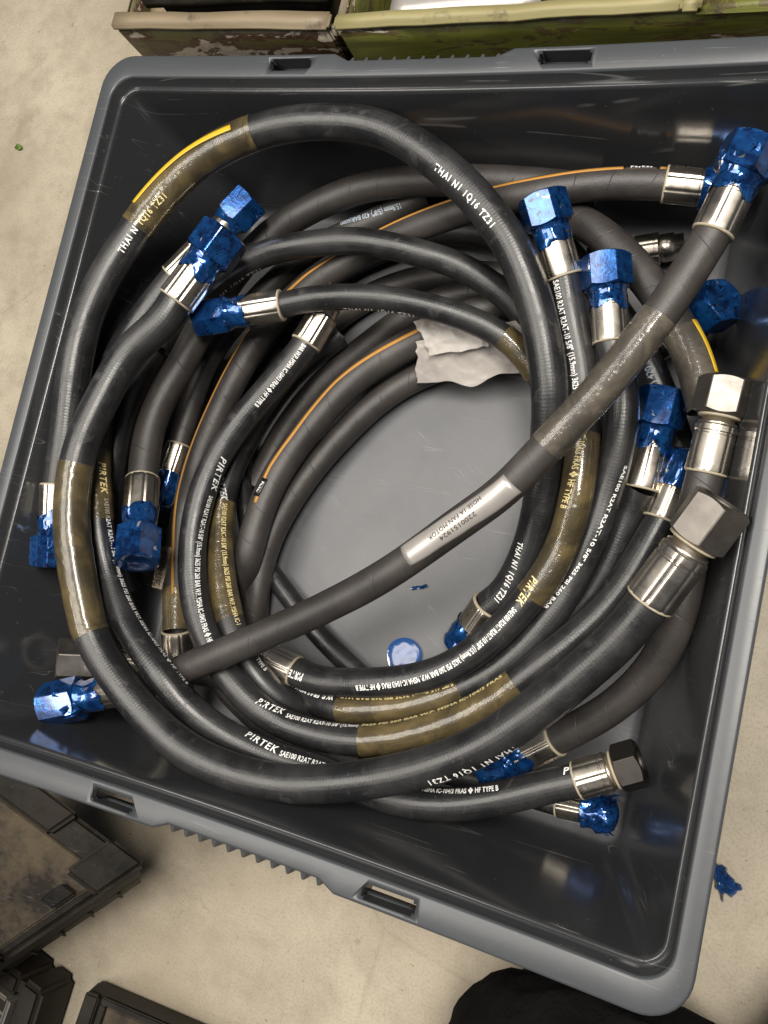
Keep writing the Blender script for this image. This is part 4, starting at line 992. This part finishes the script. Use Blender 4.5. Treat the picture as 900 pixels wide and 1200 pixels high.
def crumple(o, amp, sc, seed):
    for v in o.data.vertices:
        q = v.co * sc + Vector((seed, 0, 0))
        h = 0
        for k, (f, w) in enumerate(((1, 1.0), (2.3, .5), (5.2, .22))):
            h += w * (1 - 2.2 * abs(noise.noise(q * f + Vector((0, 0, k * 5)))))
        v.co.z += amp * h
    for p_ in o.data.polygons:
        p_.use_smooth = True
    sharp(o, 24)
o = sheet('plastic_bag', [(-.003, .118, .062), (.098, .147, .070), (.104, .108, .046), (-.002, .088, .041)], 70, 44, .0, 2.3, M['paper'], .0004, .05, 2.0)
for v in o.data.vertices:                      # the near edge droops to a point
    k = max(0, (.107 - v.co.y) / .02)
    v.co.y -= .012 * k * math.exp(-((v.co.x - .052) / .022) ** 2) - .010 * k * max(0, (v.co.x - .055) / .045)
    v.co.z -= .003 * k
crumple(o, .0022, 30, 3.0)
fl = sheet('flap', [(-.006, .134, .071), (.052, .147, .075), (.066, .119, .067), (.014, .107, .064)], 44, 30, .0, 2.3, M['paper'], .0004, .06, 6.0)
crumple(fl, .0015, 36, 9.0)
fl.parent = o
tag(o, 'crumpled white plastic bag tucked between the hoses behind the bare bin floor', 'plastic bag')

tg = sheet('paper_tag', [(-.195, -.105, .090), (-.180, -.104, .093), (-.1830, -.1430, .089), (-.1960, -.1430, .086)], 6, 10, .0015, 2.0, M['card'], .0006, 0, 5.0)
tag(tg, 'small beige paper tag with rows of print, sunk among hoses at the left', 'tag')
bm = bmesh.new()
for row in range(5):
    u = .14 + .15 * row
    v = .12
    while v < .9:
        lv = random.uniform(.03, .09)
        c = [Vector(p) for p in ((-.195, -.105, .0915), (-.180, -.104, .0945), (-.1830, -.1430, .0905), (-.1960, -.1430, .0875))]
        q = []
        for (uu, vv) in ((u, v), (u + .08, v), (u + .08, v + lv), (u, v + lv)):
            p = (c[0] * (1 - uu) + c[1] * uu) * (1 - vv) + (c[3] * (1 - uu) + c[2] * uu) * vv
            q.append(bm.verts.new(p + Vector((0, 0, .0013))))
        bm.faces.new(q)
        v += lv + random.uniform(.015, .04)
from_bm('printing', bm, M['k'], tg)

bm = bmesh.new()                                   # blue film disc on the bin floor
rings = []
for k in range(5):
    rr = .0165 * (k + .4) / 4.4
    rings.append([bm.verts.new((.029 + rr * math.cos(a) * (1 + .05 * math.sin(3 * a)), -.1545 + rr * math.sin(a), 0.0088 + .0004 * noise.noise(Vector((rr * 140 * math.cos(a), rr * 140 * math.sin(a), 2))) + (.0012 if k == 4 else 0)))
                  for a in [2 * math.pi * j / 28 for j in range(28)]])
for k in range(4):
    for j in range(28):
        bm.faces.new((rings[k][j], rings[k][(j + 1) % 28], rings[k + 1][(j + 1) % 28], rings[k + 1][j]))
bm.faces.new(rings[0])
o = from_bm('film_disc', bm, M['thin'], None, True)
tag(o, 'round blue film cap lying loose on the bare bin floor beside the hoses', 'cap')

o = sheet('film_scrap', [(.022, -.0925, .0088), (.0365, -.0870, .0090), (.0385, -.0895, .0088), (.0245, -.0950, .0088)], 10, 5, .0022, 4, M['thin'], .0003, .25, 9.0)
tag(o, 'tiny torn blue film scrap lying in the middle of the bare bin floor', 'film scrap')
o = sheet('film_scrap', [(.305, -.250, .004), (.3165, -.2510, .005), (.3300, -.2650, .003), (.3170, -.2770, .003)], 16, 12, .006, 5, M['thin'], .0003, .22, 12.0)
tag(o, 'crumpled blue film scrap on the concrete floor outside the right side of the bin', 'film scrap')

# ---------------------------------------------------------------- cases at the near left
def hexa(name, c8, boxes, mat, parent, bev=.002):
    """boxes in (u0,u1,v0,v1,w0,w1) of a skewed block given by its four bottom and four top corners"""
    c = [Vector(p) for p in c8]
    def at(u, v, w):
        lo = (c[0] * (1 - u) + c[1] * u) * (1 - v) + (c[3] * (1 - u) + c[2] * u) * v
        hi = (c[4] * (1 - u) + c[5] * u) * (1 - v) + (c[7] * (1 - u) + c[6] * u) * v
        return lo * (1 - w) + hi * w
    bm = bmesh.new()
    for (u0, u1, v0, v1, w0, w1) in boxes:
        sub = bmesh.new()
        vs_ = [sub.verts.new(at(u, v, w)) for w in (w0, w1) for (u, v) in ((u0, v0), (u1, v0), (u1, v1), (u0, v1))]
        for f in ((0, 1, 2, 3), (4, 5, 6, 7), (0, 1, 5, 4), (1, 2, 6, 5), (2, 3, 7, 6), (3, 0, 4, 7)):
            sub.faces.new([vs_[i] for i in f])
        bmesh.ops.recalc_face_normals(sub, faces=sub.faces[:])
        bmesh.ops.bevel(sub, geom=sub.edges[:], offset=bev, segments=3, affect='EDGES', clamp_overlap=True)
        me = bpy.data.meshes.new('tmp')
        sub.to_mesh(me); sub.free()
        bm.from_mesh(me)
        bpy.data.meshes.remove(me)
    o = from_bm(name, bm, mat, parent, True)
    sharp(o, 30)
    return o

# u: from the right-hand corner towards the near left; v: towards the far left
Q0, QU, QV = Vector((-.120, -.362, .120)), Vector((-.096, -.103, .020)), Vector((-.080, .036, .030))
QU = QU * 1.9; QV = QV * 2.2
dn = Vector((-.022, -.034, -.062))
top = [Q0, Q0 + QU, Q0 + QU + QV, Q0 + QV]
cen = (top[0] + top[2]) / 2
bot = [p + dn + (cen - p).normalized() * .006 for p in top]
case = thing('tool_case', 'dusty closed black plastic tool case lying at the near left corner of the bin', 'tool case', (Q0.x - .2, Q0.y - .1, .0))
c8 = bot + top
hexa('lower_shell', c8, [(.0, 1, .0, 1, .0, .40)], M['case'], case, .004)
hexa('lid', c8, [(-.01, 1, -.01, 1, .43, .93)], M['case'], case, .005)
hexa('lid_panel', c8, [(.10, 1, .04, 1, .92, .965)], M['dusty'], case, .002)
hexa('edge_lip', c8, [(-.012, .10, .32, 1.0, .9, 1.06)], M['case'], case, .003)
hexa('corner_block', c8, [(-.016, .17, -.016, .16, .9, 1.05)], M['case'], case, .004)
hexa('edge_lip', c8, [(.52, .86, -.016, .15, .9, 1.07)], M['case'], case, .004)
hexa('latch', c8, [(.20, .29, .045, .12, .95, 1.05)], M['case'], case, .002)
for k in range(7):
    u = .10 + .12 * k
    hexa('side_rib', c8, [(u, u + .012, -.016, .02, .06, .40)], M['case'], case, .001)
hexa('handle_bar', c8, [(-.012, .09, 1.02, 1.5, .55, .98)], M['case'], case, .004)

tray = thing('open_case', 'scuffed open black case with a grey ribbed inside at the bottom left', 'tool case', (-.25, -.53, 0))
ce = [(-.2319, -.531), (-.245, -.70), (-.46, -.64), (-.40, -.50)]
e8 = [(x, y, .002) for x, y in ce] + [(x + .007, y + .008, .062) for x, y in ce]
hexa('outer_shell', e8, [(0, 1, 0, .15, 0, 1.0), (0, .13, .15, 1, 0, 1.0), (.13, 1, .15, 1, 0, .15)], M['case'], tray, .005)
hexa('inner_tray', e8, [(.14, 1, .16, .185, .15, 1.05), (.14, .165, .185, 1, .15, 1.05), (.165, 1, .185, 1, .14, .35)], M['greyin'], tray, .003)
for k in range(4):
    hexa('tray_rib', e8, [(.17, 1, .30 + .15 * k, .315 + .15 * k, .3, .9)], M['greyin'], tray, .001)
    hexa('tray_rib', e8, [(.28 + .16 * k, .295 + .16 * k, .19, 1, .3, .8)], M['greyin'], tray, .001)

box2 = thing('equipment_case', 'flat dark grey case edge at the bottom of the picture, right of the open case', 'tool case', (-.1, -.56, 0))
be = [(-.2060, -.5240), (.05, -.518), (.05, -.68), (-.222, -.66)]
b8 = [(x, y, .002) for x, y in be] + [(x + .012, y + .006, .038) for x, y in be]
hexa('shell', b8, [(0, 1, 0, 1, 0, .95)], M['case'], box2, .003)
hexa('lid_panel', b8, [(.10, .97, .05, .40, .94, 1.0)], M['dusty'], box2, .001)
hexa('panel_frame', b8, [(.07, 1, .0, .045, .93, 1.05), (.07, .095, .045, .42, .93, 1.05), (.07, 1, .41, .44, .93, 1.05)], M['case'], box2, .001)
hexa('corner_block', b8, [(0, .06, .0, .5, .9, 1.12)], M['case'], box2, .002)

# ---------------------------------------------------------------- old painted crates behind the bin
def wobble_box(name, x0, x1, y0, y1, z0, z1, mat, parent, n=(24, 8, 8), amp=.0012, slope=0.0):
    bm = bmesh.new()
    bmesh.ops.create_cube(bm, size=1, matrix=Matrix.Translation(((x0 + x1) / 2, (y0 + y1) / 2, (z0 + z1) / 2)) @ Matrix.Diagonal((x1 - x0, y1 - y0, z1 - z0, 1)))
    bmesh.ops.bevel(bm, geom=bm.edges[:], offset=.0022, segments=2, affect='EDGES')
    bmesh.ops.subdivide_edges(bm, edges=[e for e in bm.edges if e.calc_length() > .03], cuts=10, use_grid_fill=True)
    for v in bm.verts:
        q = v.co * 24
        v.co += Vector((noise.noise(q), noise.noise(q + Vector((9, 2, 1))), noise.noise(q + Vector((3, 8, 5))))) * amp
        v.co.y += slope * (v.co.x - x0)
    return from_bm(name, bm, mat, parent, True)

cb = thing('metal_crate', 'brown painted metal crate with chipped green patches behind the back left of the bin', 'crate', (-.2, .5, 0))
wobble_box('front_panel', -.306, -.088, .3400, .3440, .012, .1835, M['brown'], cb, slope=-.045)
wobble_box('side_panel', -.306, -.302, .3442, .75, .012, .178, M['brown'], cb)
wobble_box('rim', -.3075, -.086, .3385, .3540, .1835, .1905, M['tan'], cb, slope=-.045)
wobble_box('corner_post', -.0990, -.0855, .3375, .3400, .012, .178, M['brown'], cb, slope=-.045)
wobble_box('deck', -.300, -.088, .3542, .75, .150, .158, M['tan'], cb, slope=-.02)
bx = thing('black_tray', 'black grimy tray lying on top of the brown crate', 'tray', (-.15, .5, .158))
wobble_box('tray_body', -.262, -.098, .3600, .62, .159, .186, M['case'], bx, slope=-.03)
wobble_box('tray_rim', -.275, -.088, .3560, .372, .186, .198, M['case'], bx, slope=-.03)

cg = thing('green_crate', 'olive green painted crate with pale chipped edges behind the back right of the bin', 'crate', (.2, .5, 0))
wobble_box('front_panel', -.080, .62, .3290, .3340, .012, .184, M['green'], cg, slope=.012, n=(60, 8, 8))
wobble_box('top_edge', -.081, .190, .3275, .3400, .184, .1915, M['cream'], cg, slope=.012)
wobble_box('top_edge', .194, .62, .3280, .3400, .184, .1895, M['green'], cg, slope=.012)
wobble_box('side_panel', -.0805, -.0765, .3342, .75, .012, .180, M['green'], cg)
wobble_box('base', -.076, .62, .3360, .75, .020, .026, M['dark'], cg)
wobble_box('latch_knob', .186, .200, .3265, .337, .1885, .1955, M['cream'], cg, slope=.012, amp=.002)
o = thing('pale_panel', 'pale grey flat panel lying inside the green crate', 'panel', (.0, .42, .1))
wobble_box('board', -.062, .068, .372, .50, .135, .142, M['label'], o, slope=.03)
wobble_box('board_edge', -.064, .070, .369, .373, .128, .1435, M['blacktag'], o, slope=.03)

# ---------------------------------------------------------------- kneeling person, only the trouser knees come into view
sk = [(0.31, -.85, .40, .20), (0.285, -.66, .24, .155), (0.268, -.455, .085, .145), (0.262, -.340, .034, .130),
      (0.48, -.66, .26, .14), (0.455, -.46, .13, .115), (0.430, -.265, .045, .102)]
ed = [(0, 1), (1, 2), (2, 3), (0, 4), (4, 5), (5, 6)]
me = bpy.data.meshes.new('person')
me.from_pydata([s[:3] for s in sk[:7]], ed, [])
pe = bpy.data.objects.new('person', me)
COL.objects.link(pe)
sm = pe.modifiers.new('skin', 'SKIN')
for i, v in enumerate(me.skin_vertices[0].data):
    v.radius = (sk[i][3], sk[i][3])
me.skin_vertices[0].data[0].use_root = True
ss = pe.modifiers.new('sub', 'SUBSURF'); ss.levels = 4; ss.render_levels = 4
dg = bpy.context.evaluated_depsgraph_get()
new = bpy.data.meshes.new_from_object(pe.evaluated_get(dg))
pe.modifiers.clear()
pe.data = new
for v in new.vertices:
    q = v.co * 14
    k = noise.noise(Vector((q.x, q.y * .7, q.z))) - 1.1 * abs(noise.noise(Vector((q.x * 1.1 + q.y * .8, q.y * .5, q.z * 1.6)) * 1.5)) + .3 * noise.noise(q * 4)
    v.co += v.normal * .010 * k
    v.co.z = max(v.co.z, .002)
for p in new.polygons:
    p.use_smooth = True
new.materials.clear(); new.materials.append(M['cloth'])
tag(pe, 'person in black trousers kneeling by the near side of the bin', 'person')

# ---------------------------------------------------------------- litter on the floor
bm = bmesh.new()
pts = [(-.6015, .331), (-.597, .336), (-.590, .3335), (-.588, .329), (-.594, .3275)]
v0 = [bm.verts.new((x, y, .0015 + .0015 * (i % 2))) for i, (x, y) in enumerate(pts)]
bm.faces.new(v0)
bmesh.ops.solidify(bm, geom=bm.faces[:], thickness=.0004)
o = from_bm('leaf', bm, M['leaf'])
tag(o, 'small green leaf on the concrete floor left of the bin', 'leaf')
grit_me = None
rnd = random.Random(8)
bm = bmesh.new()
for k in range(160):
    x, y = rnd.uniform(-.8, .6), rnd.uniform(-.75, .6)
    s = rnd.uniform(.0006, .0020)
    bmesh.ops.create_icosphere(bm, subdivisions=1, radius=s, matrix=Matrix.Translation((x, y, s * .5)) @ Matrix.Diagonal((1, rnd.uniform(.5, 1.4), .6, 1)))
o = from_bm('floor_grit', bm, M['card'])
o['kind'] = 'stuff'
